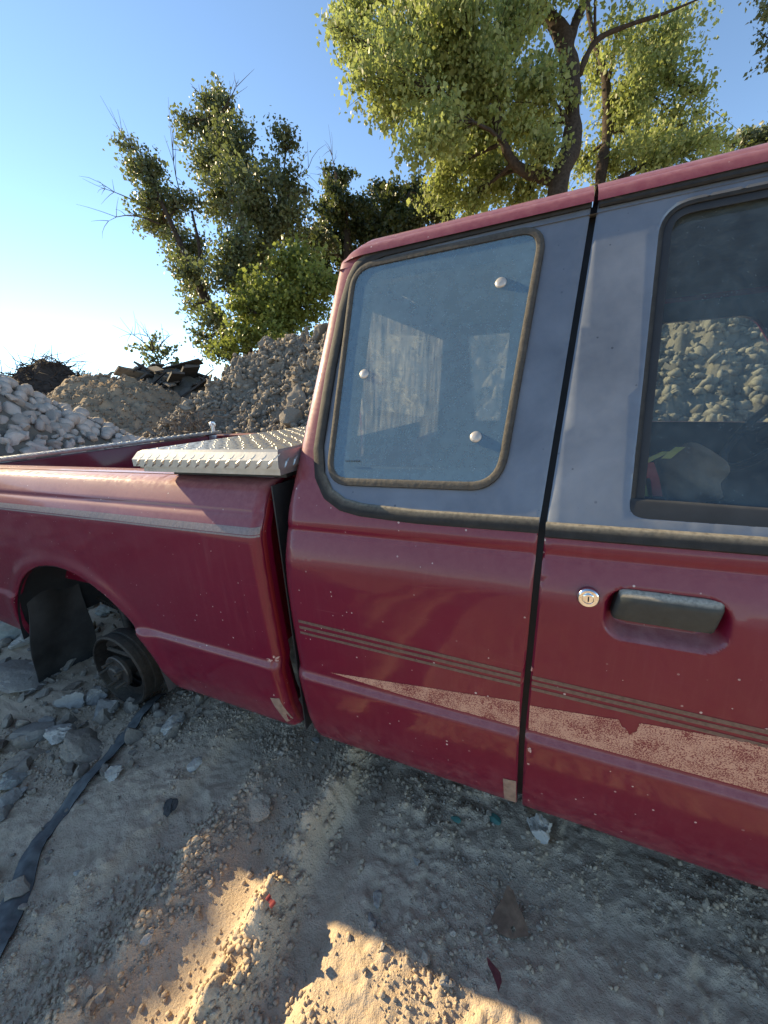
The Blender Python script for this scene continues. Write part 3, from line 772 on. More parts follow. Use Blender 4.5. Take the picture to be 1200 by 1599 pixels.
def offset_in(P, d):
    """offset a CCW loop inwards"""
    T = np.roll(P, -1, 0)-np.roll(P, 1, 0); T /= np.linalg.norm(T, axis=1)[:, None]+1e-12
    return P+np.stack([-T[:, 1], T[:, 0]], -1)*d
def panel(name, outline, S, mat, holes=(), cols=.014, rows=.010, extra_z=(), extra_pts=None, flange=.018, edge=.0035, off=0., step=.010, parent=None, smooth_ang=38):
    """a pressed sheet-metal panel: outline in (x,z), lifted on the surface y = S(x,z), edges rolled under, with a flange"""
    loops = []
    O = resample(outline, step); 
    if area(O) < 0: O = O[::-1]
    loops.append(O)
    for h in holes:
        H = resample(h, step)
        if area(H) > 0: H = H[::-1]      # hole is CW so that 'inwards' points into the sheet
        loops.append(H)
    pts = []; edges = []; kinds = []
    for L in loops:
        n0 = len(pts); n = len(L)
        pts += [tuple(p) for p in L]; kinds += [1]*n; edges += [(n0+i, n0+(i+1) % n) for i in range(n)]
        if edge:
            I = offset_in(L, edge); pts += [tuple(p) for p in I]; kinds += [0]*n
    allb = np.array(pts)
    x0, z0 = O.min(0); x1, z1 = O.max(0)
    xs = np.arange(x0+cols*.5, x1, cols); zs = np.unique(np.round(np.concatenate([np.arange(z0+rows*.5, z1, rows), [z for z in extra_z if z0 < z < z1]]), 4))
    G = np.stack(np.meshgrid(xs, zs), -1).reshape(-1, 2)
    if extra_pts is not None: G = np.concatenate([G, extra_pts])
    k = inside(G, loops[0])
    for L in loops[1:]: k &= ~inside(G, L)
    G = G[k]; G = G[mindist(G, allb) > max(.0035, edge*.9)]
    pts += [tuple(p) for p in G]; kinds += [0]*len(G)
    r = delaunay_2d_cdt([Vector(p) for p in pts], edges, [], 0, 1e-6)
    V2 = np.array([v[:] for v in r[0]]); T = np.array([f for f in r[2] if len(f) == 3])
    kd = np.zeros(len(V2), int)
    for i, og in enumerate(r[3]):
        if any(kinds[q] for q in og if q < len(kinds)): kd[i] = 1
    ce = V2[T].mean(1); k = inside(ce, loops[0])
    for L in loops[1:]: k &= ~inside(ce, L)
    T = T[k]
    Y = S(V2[:, 0], V2[:, 1])+off
    Y = Y+np.where(kd == 1, edge*.8, 0)
    V = np.stack([V2[:, 0], Y, V2[:, 1]], -1)
    # orient towards -y
    a, b, c = V[T[:, 0]], V[T[:, 1]], V[T[:, 2]]; nz = np.cross(b-a, c-a)[:, 1]; T[nz > 0] = T[nz > 0][:, ::-1]
    faces = [T]
    if flange:
        used = set(T.ravel().tolist()); eset = {}
        for tr in T:
            for q in range(3):
                e = (int(tr[q]), int(tr[(q+1) % 3]))
                if (e[1], e[0]) in eset: del eset[(e[1], e[0])]
                else: eset[e] = 1
        bv = sorted({i for e in eset for i in e}); mp = {v: len(V)+i for i, v in enumerate(bv)}
        V = np.concatenate([V, V[bv]+np.array([0, flange, 0])])
        faces.append(np.array([(e[1], e[0], mp[e[0]], mp[e[1]]) for e in eset]))
    us = np.unique(np.concatenate([f.ravel() for f in faces])); re = np.full(len(V), -1); re[us] = np.arange(len(us))
    me = mesh_np(name, V[us], [re[f] for f in faces])
    o = link(name, me, mat, None, True, smooth_ang); part(o, parent); return o
def ribbon(name, path, S, width, height, mat, parent=None, off=0., step=.012, closed=False, prof=None, w2=None):
    """raised moulding that follows a path in (x,z) on the surface"""
    P = resample(path, step)
    if not closed:
        k = int(round(np.linalg.norm(np.array(path[-1])-np.array(path[0]))/step)); k = max(1, k); P = P[:len(P)-k]; P = np.concatenate([P, [path[-1]]])
    if closed: T = np.roll(P, -1, 0)-np.roll(P, 1, 0)
    else: T = np.gradient(P, axis=0)
    T /= np.linalg.norm(T, axis=1)[:, None]+1e-12; N = np.stack([-T[:, 1], T[:, 0]], -1)
    prof = prof or [(-.5, -.5), (-.5, .55), (-.38, .92), (0, 1.0), (.38, .92), (.5, .55), (.5, -.5)]
    rows_ = []
    for (a, h) in prof:
        q = P+N*(a*width); rows_.append(np.stack([q[:, 0], S(q[:, 0], q[:, 1])-h*height+off, q[:, 1]], -1))
    A = np.stack(rows_, 1)
    if closed: A = np.concatenate([A, A[:1]])
    mb = MB(); mb.sheet(A)
    if not closed: mb.add(A[0], [tuple(range(len(prof)))]); mb.add(A[-1], [tuple(range(len(prof)))])
    o = mb.build(name, mat, None, True, 50); part(o, parent); return o

# ---- side of the cab
def lift(p):
    """window-frame outlines were measured for a flatter tumblehome; carry them to the real one"""
    x, z = p; s_ = .853/(.745+.4*(z-.9)-.45*(z-1.14)); return (x*s_, 1.14+(z-1.14)*s_)
def gapx(z): return np.where(z < .45, -.0345, np.where(z < .89, -.0345+(z-.45)*.0325, -.0202+(z-.89)*.092))
XZ = [.178, .182, .186, .202, .209, .416, .420, .424, .428, .432, .436, .440, .444, .448, .83, .836, .840, .844, .848, .852, .856]
zg = np.linspace(.892, .178, 40)
trim_path = [(gapx(.897)-.006, .8965), (-.27, .897), (-.40, .903), (-.450, .912), (-.492, .934), (-.520, .975), (-.532, 1.035), (-.521, 1.213), (-.504, 1.362), (-.489, 1.430), (-.476, 1.455), (-.452, 1.470), (-.405, 1.4775), (-.255, 1.480), (-.12, 1.482), (float(gapx(1.482))-.006, 1.483)]
trim_path = [lift(p) if p[1] > .91 else p for p in trim_path]; trim_path[-1] = (float(gapx(np.array(trim_path[-1][1])))-.006, trim_path[-1][1])
tp = np.array(trim_path); ZT = trim_path[-1][1]
# maroon quarter panel with the rear corner post
zc = np.linspace(.178, 1.492, 60)
outl = [(float(xr(np.array(z)))+.0005, z) for z in zc]                       # rear edge going up
outl += [(-.485, 1.499), (-.455, 1.499)]
outl += [tuple(p) for p in tp[11:0:-1]]                                     # back down along the trim
outl += [(float(gapx(np.array(.897)))-.006, .8965)]
outl += [(float(gapx(np.array(z)))-.006, z) for z in zg]
panel('quarter_panel', outl, y_cab, M['paint'], (), .012, .012, XZ, np.stack(np.meshgrid(np.linspace(-.631, -.54, 20), np.arange(.20, 1.50, .014)), -1).reshape(-1, 2), .03, .004)
# slate blue window frame of the quarter
inn = [tuple(p) for p in tp[:12]]+[tuple(p) for p in tp[12:]]
inn += [(float(gapx(np.array(z)))-.006, z) for z in np.linspace(1.485, .91, 30)]
q_hole = rounded([lift(p) for p in ((-.449, .990), (-.116, .990), (-.100, 1.400), (-.440, 1.412))], .03)
qf = panel('quarter_window_frame', inn, y_cab, M['slate'], [q_hole], .016, .016, (), None, .03, .003, .0015)
q_out = rounded([lift(p) for p in ((-.494, .962), (-.104, .962), (-.055, 1.452), (-.484, 1.452))], [.055, .06, .05, .055], 8)
y_in = lambda x, z: y_cab(np.maximum(x, -.53), z)
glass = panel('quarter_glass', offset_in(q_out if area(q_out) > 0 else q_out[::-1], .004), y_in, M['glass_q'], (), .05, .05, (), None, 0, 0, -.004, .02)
ribbon('quarter_glass_gasket', q_out, y_in, .0165, .0078, M['gasket'], None, 0, .010, True)
ribbon('quarter_trim', trim_path, y_cab, .027, .0065, M['black'], None, 0, .010)
for (sx, sz) in [lift(p) for p in ((-.131, 1.356), (-.426, 1.199), (-.156, 1.056))]:
    n = Vector((0, -.912, .410)); mb = MB(); yy = float(y_cab(sx, sz))-.004
    mb.lathe((sx, yy, sz), n, [(-.002, .0118), (.001, .0118), (.0025, .0112), (.0042, .0085), (.0052, .005), (.0056, .001)], 24)
    part(mb.build('window_stud', M['stud'], None, True, 60))
# lettering strip on the glass corner: a short dark line of print
mb = MB()
for k in range(9): mb.box((-.452+k*.0045, float(y_cab(-.44, 1.006))-.0068, 1.007), (.0025, .0004, .0028))
part(mb.build('glass_print', M['blackin'], None, False), glass)

# ---- door
DF = 1.085
def y_door(x, z):
    x = np.asarray(x, float); z = np.asarray(z, float)
    y = np.interp(z, cz, cy)
    # pocket behind the handle
    qx = np.abs(x-.180)-.052; qz = np.abs(z-.752)-.010
    d = np.hypot(np.maximum(qx, 0), np.maximum(qz, 0))+np.minimum(np.maximum(qx, qz), 0)
    t_ = np.clip((.040-d)/.020, 0, 1); y = y+.034*t_*t_*(3-2*t_)
    return y+wave(x, z)
xf = lambda z: DF if z < .885 else DF-(z-.885)*.50
outl = [(float(gapx(np.array(z)))+.006, z) for z in zg]                      # rear edge going down
outl += [(DF, .178), (DF, .885), (-.0, .885)]
hx, hz = np.meshgrid(np.arange(.08, .285, .0035), np.arange(.685, .82, .0035)); hp = np.stack([hx, hz], -1).reshape(-1, 2)
door = panel('door', [p for p in outl if p[1] < .886], y_door, M['paint'], (), .012, .012, XZ, hp, .03, .004)
outl = [(float(gapx(np.array(z)))+.006, z) for z in np.linspace(1.492, .888, 40)]+[(DF-.004, .888), (.795, 1.492)]
d_hole = rounded([lift(p) for p in ((.118, .918), (1.02, .918), (.735, 1.444), (.142, 1.446))], [.03, .03, .04, .055], 8)
panel('door_window_frame', outl, y_cab, M['slate'], [d_hole], .016, .016, (), None, .035, .004, .001)
ribbon('door_window_seal', d_hole, lambda x, z: y_cab(np.maximum(x, -.4), z), .014, .004, M['black'], None, .008, .012, True)
ribbon('belt_trim', [(float(gapx(np.array(.893)))+.006, .8905), (DF, .8865)], lambda x, z: y_cab(np.maximum(x, -.4), z), .026, .010, M['black'])
ribbon('drip_trim', [(float(gapx(np.array(1.491)))+.007, 1.4908), (.10, 1.490), (.45, 1.489), (.80, 1.487)], lambda x, z: y_cab(np.maximum(x, -.4), z), .027, .010, M['black'])
g_out = rounded([lift(p) for p in ((.105, .90), (1.05, .90), (.755, 1.46), (.130, 1.462))], [.02, .02, .05, .06], 6)
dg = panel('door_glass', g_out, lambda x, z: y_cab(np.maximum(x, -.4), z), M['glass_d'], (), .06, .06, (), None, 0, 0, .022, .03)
# dark weatherstrip ledge under the glass
ribbon('window_ledge', [(.119, .934), (.30, .9275), (1.03, .927)], lambda x, z: y_cab(np.maximum(x, -.4), z), .030, .004, M['blackin'], None, .006)
ribbon('glass_channel', offset_in(d_hole if area(d_hole) > 0 else d_hole[::-1], .011), lambda x, z: y_cab(np.maximum(x, -.4), z), .020, .003, M['blackin'], None, .012, .012, True)
# handle
mb = MB(); hy = .004
sec = [(-.029, .030), (-.029, .012), (-.027, .0075), (-.015, .0055), (.010, .0025), (.019, .003), (.0255, .0085), (.0285, .017), (.0285, .030)]   # (dz, y)
xs = [-.074, -.0725, -.068, -.05, 0, .05, .068, .0725, .074]; P_ = []
for i, x_ in enumerate(xs):
    s_ = [.80, .93, .99, 1, 1, 1, .99, .93, .80][i]; yo = [.010, .004, .001, 0, 0, 0, .001, .004, .010][i]
    P_.append([(x_+.181+.004*(dz/.03), hy+y_+yo, .769+dz*s_-x_*.012) for dz, y_ in sec])
mb.sheet(P_); mb.add(P_[0], [tuple(range(len(sec)))]); mb.add(P_[-1], [tuple(range(len(sec)))])
hd = mb.build('door_handle', M['handle'], None, True, 50); part(hd, door)
mb = MB(); mb.lathe((.064, .009, .778), (0, -1, 0), [(-.004, .0185), (.001, .0185), (.003, .0172), (.0042, .0155), (.0034, .0105), (.0034, .0104), (.0060, .0098), (.0064, .0088), (.0052, .0080), (.0052, .006), (.0052, .001)], 32)
lk = mb.build('door_lock', M['chrome'], None, True, 40); part(lk, door)
mb = MB(); mb.box((.064, .0036, .778), (.0022, .0012, .0095)); part(mb.build('keyhole', M['blackin'], None, False), door)
for nm in ('door_glass',): pass

# ---- decals
def decal(name, poly, S, mat, off=-.0007, cols=.02, rows=.008, hole=()):
    return panel(name, poly, S, mat, hole, cols, rows, XZ, None, 0, 0, off, .012)
ZQ = lambda z, s: z
for (za, zb, w) in ((.606, .5905, .0085), (.588, .577, .0085), (.571, .5615, .0075)):
    decal('pinstripe', [(-.590, za), (-.043, zb), (-.043, zb-w), (-.590, za-w)], y_cab, M['line'])
    decal('pinstripe', [(-.0215, zb-.001), (DF-.01, zb-.022), (DF-.01, zb-.022-w), (-.0215, zb-w-.001)], y_cab, M['line'])
wz = [(-.512, .460), (-.043, .516), (-.041, .447), (-.30, .4495)]
decal('flaking_stripe', wz, y_cab, M['decal'])
decal('flaking_stripe', [(-.0225, .513), (.135, .531), (.142, .516), (.150, .512), (.156, .500), (.160, .508), (.166, .513), (.168, .535), (.36, .5535), (DF-.01, .552), (DF-.01, .4495), (.36, .4490), (-.0225, .4475)], y_cab, M['decal'])
decal('tape_patch', [(-.071, .285), (-.0425, .290), (-.0415, .191), (-.069, .1885)], y_cab, M['tape'], -.0012)
decal('tape_patch', [(-.738, .310), (-.704, .318), (-.690, .222), (-.714, .205)], y_bed, M['tape'], -.0012)

t = NT('bare_chip'); t.base(t.ramp(t.noise(160, 3, .6, t.n('NewGeometry').outputs['Position']), [(.4, (.20, .03, .03)), (.6, (.50, .36, .33))])); t.set(Roughness=.7); M['chip'] = t.m
def chip(cx_, cz_, rx_, rz_, S, seed):
    r_ = np.random.default_rng(seed); decal('paint_chip', [(cx_+rx_*math.cos(a)*r_.uniform(.5, 1.2), cz_+rz_*math.sin(a)*r_.uniform(.5, 1.2)) for a in np.linspace(0, 6.28, 13)[:-1]], S, M['chip'], -.0009, .006, .004)
chip(-.018, .404, .0045, .011, y_cab, 1); chip(-.019, .360, .003, .004, y_cab, 2); chip(-.694, .452, .006, .010, y_bed, 3); chip(-.716, .448, .010, .006, y_bed, 4); chip(-.0225, .605, .002, .008, y_cab, 5); chip(.34, .585, .004, .002, y_cab, 6); chip(-.70, .46, .004, .004, y_bed, 7)
# ---- roof
prof = [(.262, 1.474), (.268, 1.486), (.276, 1.493), (.284, 1.4965), (.288, 1.4945), (.292, 1.4990), (.302, 1.505), (.307, 1.5010), (.312, 1.507), (.335, 1.518), (.39, 1.533), (.50, 1.546), (.68, 1.553), (.85, 1.555)]
prof = [(a+.034*(1-(a-.262)/.588), 1.4875+(b-1.474)*1.2) for a, b in prof]
prof = prof+[(W_CAB-a, b) for a, b in prof[-2::-1]]
prof = np.array(prof)
def roof_sheet(x0, x1, n=26):
    A = []
    for x_ in np.concatenate([x0+(x1-x0)*np.linspace(0, .25, 14)**1.0, np.linspace(x0+(x1-x0)*.27, x1, n)]):
        d = np.clip((x_+.560)/.09, 0, 1); k = 1-math.sqrt(max(0, 1-(1-d)**2))
        p = prof.copy(); p[:, 1] -= .070*k*np.clip((prof[:, 1]-1.484)/.05, 0, 1)**.7
        p[:, 0] = .85+(p[:, 0]-.85)*(1-.075*k)
        A.append([(x_, a, b) for a, b in p])
    return np.array(A)
mb = MB(); mb.sheet(roof_sheet(-.560, float(gapx(np.array(1.49)))-.003)); part(mb.build('roof', M['paint'], None, True, 28))
# door-top rail of the roof, flush with the drip trim
A = roof_sheet(float(gapx(np.array(1.49)))+.004, .84, 16); mb = MB(); mb.sheet(A); part(mb.build('roof_front', M['paint'], None, True, 28))
mb = MB(); mb.sheet([[(x_, .30, 1.468), (x_, .5, 1.49), (x_, .85, 1.50), (x_, 1.2, 1.49), (x_, 1.40, 1.468)] for x_ in np.linspace(-.556, .80, 8)]); part(mb.build("headliner", M['headliner'], None))

# ---- dark jamb inside the panel gap, inner structure under the quarter glass
mb = MB()
A = [[(float(gapx(np.array(z)))+dx, float(np.interp(z, cz, cy))+.026, z) for dx in (-.03, .03)] for z in np.linspace(.19, 1.492, 30)]
mb.sheet(A); part(mb.build('door_jamb', M['blackin'], None))
# rear wall of the cab with the back window opening
def back_wall():
    z_ = np.linspace(.20, 1.499, 30); y_ = np.concatenate([np.linspace(.03, .30, 8), np.linspace(.36, 1.34, 20), np.linspace(1.40, W_CAB-.03, 8)])
    mb = MB(); hole = (.34, 1.36, .98, 1.40)
    V = []; idx_ = {}
    F = []
    for i in range(len(z_)):
        for j in range(len(y_)):
            zz = z_[i]; lim = float(np.interp(zz, cz, cy))+.041
            V.append((float(xr(np.array(zz)))-.0, np.clip(y_[j], lim, W_CAB-lim), zz))
    m_ = len(y_)
    for i in range(len(z_)-1):
        for j in range(m_-1):
            yc = .5*(y_[j]+y_[j+1]); zc_ = .5*(z_[i]+z_[i+1])
            if hole[0] < yc < hole[1] and hole[2] < zc_ < hole[3]: continue
            F.append((i*m_+j, i*m_+j+1, (i+1)*m_+j+1, (i+1)*m_+j))
    mb.add(V, F); return mb.build('cab_rear_wall', M['paint'], None, True, 40)
part(back_wall())
mb = MB(); mb.sheet([[(float(xr(np.array(z)))+.012, y_, z) for y_ in (.33, .85, 1.37)] for z in (.96, 1.2, 1.42)]); part(mb.build('rear_window', M['glass_far'], None))

# far side of the cab (plain copies without handle detail)
far_q = panel('quarter_panel', [(-.598, .178)]+[(float(xr(np.array(z)))+.0005, z) for z in np.linspace(.3, 1.47, 20)]+[(-.03, 1.478), (-.03, .178)], y_cab, M['paint'], [q_hole], .03, .03, XZ, None, .03, .003); me_ = mirror(far_q); bpy.data.objects.remove(far_q)
far_glass = panel('far_quarter_glass', q_hole, y_in, M['glass_far'], (), .06, .06, (), None, 0, 0, .004, .03); mirror(far_glass, 'quarter_glass'); bpy.data.objects.remove(far_glass)
fd_hole = rounded([(.345, .962), (1.03, .935), (.745, 1.27), (.665, 1.372), (.36, 1.378)], [.015, .03, .06, .07, .02], 8)
far_d = panel('far_door', [(-.02, .178), (DF, .178), (DF, .885), (.795, 1.478), (.03, 1.478)], y_cab, M['paint'], [fd_hole], .03, .03, XZ, None, .04, .003); mirror(far_d, 'door'); bpy.data.objects.remove(far_d)
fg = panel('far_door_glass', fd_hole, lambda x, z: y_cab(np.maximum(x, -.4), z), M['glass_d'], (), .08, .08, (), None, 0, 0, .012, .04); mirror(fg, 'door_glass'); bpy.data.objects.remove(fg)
it = panel('door_trim', [(-.0, .30), (DF, .30), (DF, .93), (.70, 1.44), (.02, 1.45)], lambda x, z: y_cab(np.maximum(x, -.4), z), M['blackin'], [fd_hole], .05, .05, (), None, 0, 0, .045, .03); mirror(it, 'door_trim')
bpy.data.objects.remove(it)
it = panel('door_trim', [(-.0, .30), (DF, .30), (DF, .895), (-.0, .895)], lambda x, z: y_cab(np.maximum(x, -.4), z), M['blackin'], (), .1, .1, (), None, 0, 0, .06, .05)
it = panel('quarter_trim_panel', [(-.57, .30), (-.02, .30), (-.02, .96), (-.57, .96)], lambda x, z: y_cab(np.maximum(x, -.4), z), M['blackin'], (), .1, .1, (), None, 0, 0, .06, .05)

# ---- inside the cab
mb = MB(); mb.box((.25, .85, .245), (1.66, 1.54, .03)); part(mb.build('cab_floor', M['blackin'], None, False))
def cushion(name, c, sz, mat, rot=0, bev=.05):
    mb = MB(); R = np.array(Matrix.Rotation(rot, 3, 'Y')); mb.box(c, sz, R); o = mb.build(name, mat, None, True, 60, bev); part(o); return o
for yc in (.42, 1.26):
    cushion('seat_cushion', (.36, yc, .50), (.50, .60, .18), M['cloth_grey'])
    cushion('seat_back', (.09, yc, .79), (.14, .58, .56), M['cloth_grey'], -.25)
    cushion('headrest', (.00, yc, 1.13), (.09, .28, .17), M['cloth_grey'], -.2, .03)
cushion('centre_console', (.36, .84, .48), (.50, .22, .22), M['blackin'], 0, .03)
mb = MB(); mb.box((1.05, .85, .82), (.34, 1.46, .30)); part(mb.build('dashboard', M['blackin'], None, True, 40, .06))
# steering wheel on the far side
wheel = empty('tmp', (0, 0, 0), None, None); bpy.data.objects.remove(wheel)
wc = np.array([.71, 1.20, .965]); wa = np.array([-.80, 0, .60]); wa /= np.linalg.norm(wa); A_ = np.array([0, 1.0, 0]); B_ = np.cross(wa, A_)
mb = MB(); mb.tube([wc+.19*(math.cos(a)*A_+math.sin(a)*B_) for a in np.linspace(0, 2*math.pi, 41)], .015, 10, False)
sw = mb.build('steering_wheel', M['blackin'], None); part(sw)
mb = MB(); mb.lathe(wc-wa*.03, wa, [(-.02, .05), (.02, .07), (.03, .06), (.034, .01)], 20)
for a in (.3, math.pi-.3, math.pi*1.5): mb.tube([wc-wa*.01, wc+.18*(math.cos(a)*A_+math.sin(a)*B_)], .012, 6)
mb.tube([wc-wa*.02, wc-wa*.40], .03, 8)
part(mb.build('steering_hub', M['blackin'], None), None)

# ---- windscreen, front end (mostly outside the frame)
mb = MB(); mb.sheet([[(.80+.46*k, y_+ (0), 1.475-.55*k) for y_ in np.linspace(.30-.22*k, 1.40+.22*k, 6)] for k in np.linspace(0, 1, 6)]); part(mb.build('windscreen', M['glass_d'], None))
fa = [(1.093, .178), (1.20, .178)]+[(1.63+.43*math.cos(a), .18+.42*math.sin(a)) for a in np.linspace(math.pi*.98, .02, 20)]+[(2.20, .25), (2.20, .80), (1.9, .85), (1.30, .885), (1.093, .885)]
fen = panel('front_fender', fa, lambda x, z: y_cab(np.maximum(x, -.4), z), M['paint'], (), .04, .02, XZ, None, .03, .004); mirror(fen)
mb = MB(); mb.sheet([[(x_, y_, .885+.05*math.sin(math.pi*(y_-.04)/1.62)**.6-.05*k-.02*k*k) for y_ in np.linspace(.045, W_CAB-.045, 18)] for k, x_ in zip(np.linspace(0, 1, 12), np.linspace(1.12, 2.20, 12))]); part(mb.build('hood', M['paint'], None, True, 40))
mb = MB(); mb.box((2.20, .85, .58), (.05, 1.55, .45)); part(mb.build('grille', M['blackin'], None, True, 40, .015))
mb = MB(); mb.box((2.26, .85, .36), (.14, 1.68, .16)); part(mb.build('front_bumper', M['chrome'], None, True, 40, .03))
for s_ in (0, 1):
    yy = .03 if s_ == 0 else W_CAB-.21
    mb = MB(); mb.lathe((1.63, yy, .20), (0, 1, 0), [(0, .20), (.01, .24), (.03, .27), (.09, .28), (.15, .27), (.17, .24), (.18, .20)], 36)
    ty = mb.build('front_wheel', M['flap'], None, True, 40); part(ty)
    mb = MB(); mb.lathe((1.63, yy-.002 if s_ == 0 else yy+.183, .20), (0, 1, 0), [(-.002, .19), (.004, .19)], 28); part(mb.build('rim', M['steel'], None), ty)

# ---- load bed
arch = [(-1.672+.478*math.cos(a), .17+.447*math.sin(a)) for a in np.linspace(.06, math.pi-.05, 44)]
outl = [(X_BF, .182)]+[(X_BF, z) for z in np.linspace(.25, .94, 30)]+[(X_BF, .955)]+[(X_BR, .955), (X_BR, .24), (-2.16, .20)]+arch[::-1]+[(-1.155, .182)]
bz_extra = [.182, .186, .416, .420, .424, .428, .432, .436, .440, .444, .448, .825, .832, .838, .866, .870, .874, .880, .886, .890, .935, .940, .944, .948, .952]
bed = panel('bed_side', outl, y_bed, M['paint'], (), .016, .012, bz_extra, np.stack(np.meshgrid(np.linspace(X_BF-.03, X_BF-.001, 8), np.arange(.22, .95, .014)), -1).reshape(-1, 2), .02, .004)
far_b = mirror(bed)
for f_ in (0, 1):
    mb = MB(); fy = lambda y_: y_ if f_ == 0 else W_CAB-y_
    # rail top and inner wall
    A = []
    for x_ in np.linspace(X_BR, X_BF, 40):
        A.append([(x_, fy(a), b) for a, b in ((.12, .9555), (.14, .957), (.19, .9555), (.198, .951), (.200, .940), (.200, .915), (.192, .908), (.192, .60), (.20, .42))])
    mb.sheet(A); part(mb.build('bed_rail', M['paint'] if f_ == 0 else M['paint_in'], None, True, 50))
    mb = MB()
    A = [[(-1.672+(.474+.02*min(1, (y_-.006)*20))*math.cos(a), fy(y_), .17+(.443+.02*min(1, (y_-.006)*20))*math.sin(a)) for y_ in (.006, .03, .10, .20, .36)] for a in np.linspace(.07, math.pi-.06, 30)]
    mb.sheet(A)
    mb.sheet([[(-1.62+rr_*math.cos(a), fy(.36), .17+rr_*math.sin(a)) for rr_ in (.34, .47)] for a in np.linspace(.12, math.pi*.5, 12)])
    part(mb.build('wheel_well', M['blackin'], None, True, 50))
decal('silver_strip', [(X_BF-.004, .8265), (X_BR+.02, .8265), (X_BR+.02, .8445), (X_BF-.004, .8445)], y_bed, M['strip'], -.0012, .03, .006)
decal('silver_strip', [(X_BF-.004, .8195), (X_BR+.02, .8195), (X_BR+.02, .8245), (X_BF-.004, .8245)], y_bed, M['strip'], -.0012, .03, .006)
mb = MB(); mb.box((-1.58, .85, .435), (1.82, 1.30, .03))
for k in range(11): mb.box((-1.58, .30+k*.11, .455), (1.80, .05, .014))
part(mb.build('bed_floor', M['paint_in'], None, False))
# headboard with the folded front edge seen in the gap behind the cab
mb = MB(); mb.box((X_BF-.060, .85, .69), (.022, 1.50, .50)); part(mb.build('headboard', M['paint_in'], None, True, 40, .004))
mb = MB()
A = [[(X_BF+dx, float(y_bed(X_BF-.03, z))+.012+dy, z) for dx, dy in ((0.001, .006), (.003, .010), (.002, .020), (-.045, .030), (-.05, .10))] for z in np.linspace(.21, .945, 40)]
mb.sheet(A); part(mb.build('bed_front_flange', M['paint_in'], None, True, 40))
mb = MB(); mb.box((-.661, .85, .56), (.004, 1.58, .77)); part(mb.build('gap_shade_sheet', M['blackin'], None, False))  # added black sheet standing in for the shade between cab and bed
mb = MB(); mb.box((X_BF-.045, .85, .948), (.06, 1.46, .018)); part(mb.build('headboard_cap', M['paint'], None, True, 40, .004))
# tailgate
mb = MB(); mb.box((X_BR+.035, .85, .70), (.055, 1.50, .50)); part(tg := mb.build('tailgate', M['paint'], None, True, 40, .008))
# diamond plate
def treads(origin, U, Vv, N, nu, nv, pitch, L=.0115, w=.0034, h=.0016, jit=0.):
    V = []; F = []; n = 0
    o = np.array(origin, float)
    for i in range(nu):
        for j in range(nv):
            c = o+U*(i+.5+random.uniform(-jit, jit))*pitch+Vv*(j+.5+random.uniform(-jit, jit))*pitch
            a = U+Vv if (i+j) % 2 == 0 else U-Vv; a = a/np.linalg.norm(a); b = np.cross(N, a)
            P_ = [c-a*L, c+b*w, c+a*L, c-b*w, c-a*L*.55+N*h, c+b*w*.35+N*h, c+a*L*.55+N*h, c-b*w*.35+N*h]
            V += P_; F += [(n, n+1, n+5, n+4), (n+1, n+2, n+6, n+5), (n+2, n+3, n+7, n+6), (n+3, n, n+4, n+7), (n+4, n+5, n+6, n+7)]; n += 8
    return V, F
ex, ey, ez = np.eye(3)
mb = MB(); mb.box((X_BR+.033, .85, .969), (.085, 1.52, .020)); cap = mb.build('tailgate_cap', M['alu'], None, True, 40, .004); part(cap, tg)
mb = MB(); V_, F_ = treads((X_BR-.006, .10, .9792), ex, ey, ez, 3, 58, .026); mb.add(V_, F_)
V_, F_ = treads((X_BR+.0757, .10, .9615), ey, ez, ex, 58, 1, .026, .007); mb.add(V_, F_); o = mb.build('plate_treads', M['alu'], None, False); part(o, tg); o['kind'] = 'stuff'
mb = MB(); pb = np.array([X_BR+.06, 1.545, .975]); mb.tube([pb, pb+np.array([0, 0, .055])], .016, 10); mb.lathe(pb+np.array([0, 0, .055]), (1, -.4, 0), [(-.008, .021), (-.006, .024), (.006, .024), (.008, .021), (.008, .010), (-.008, .010)], 20)
part(mb.build('tailgate_latch', M['zinc'], None, True, 40))
mb = MB(); mb.box((X_BR+.10, 1.50, .93), (.07, .03, .045)); part(mb.build('latch_bracket', M['zinc'], None, True, 40, .004))

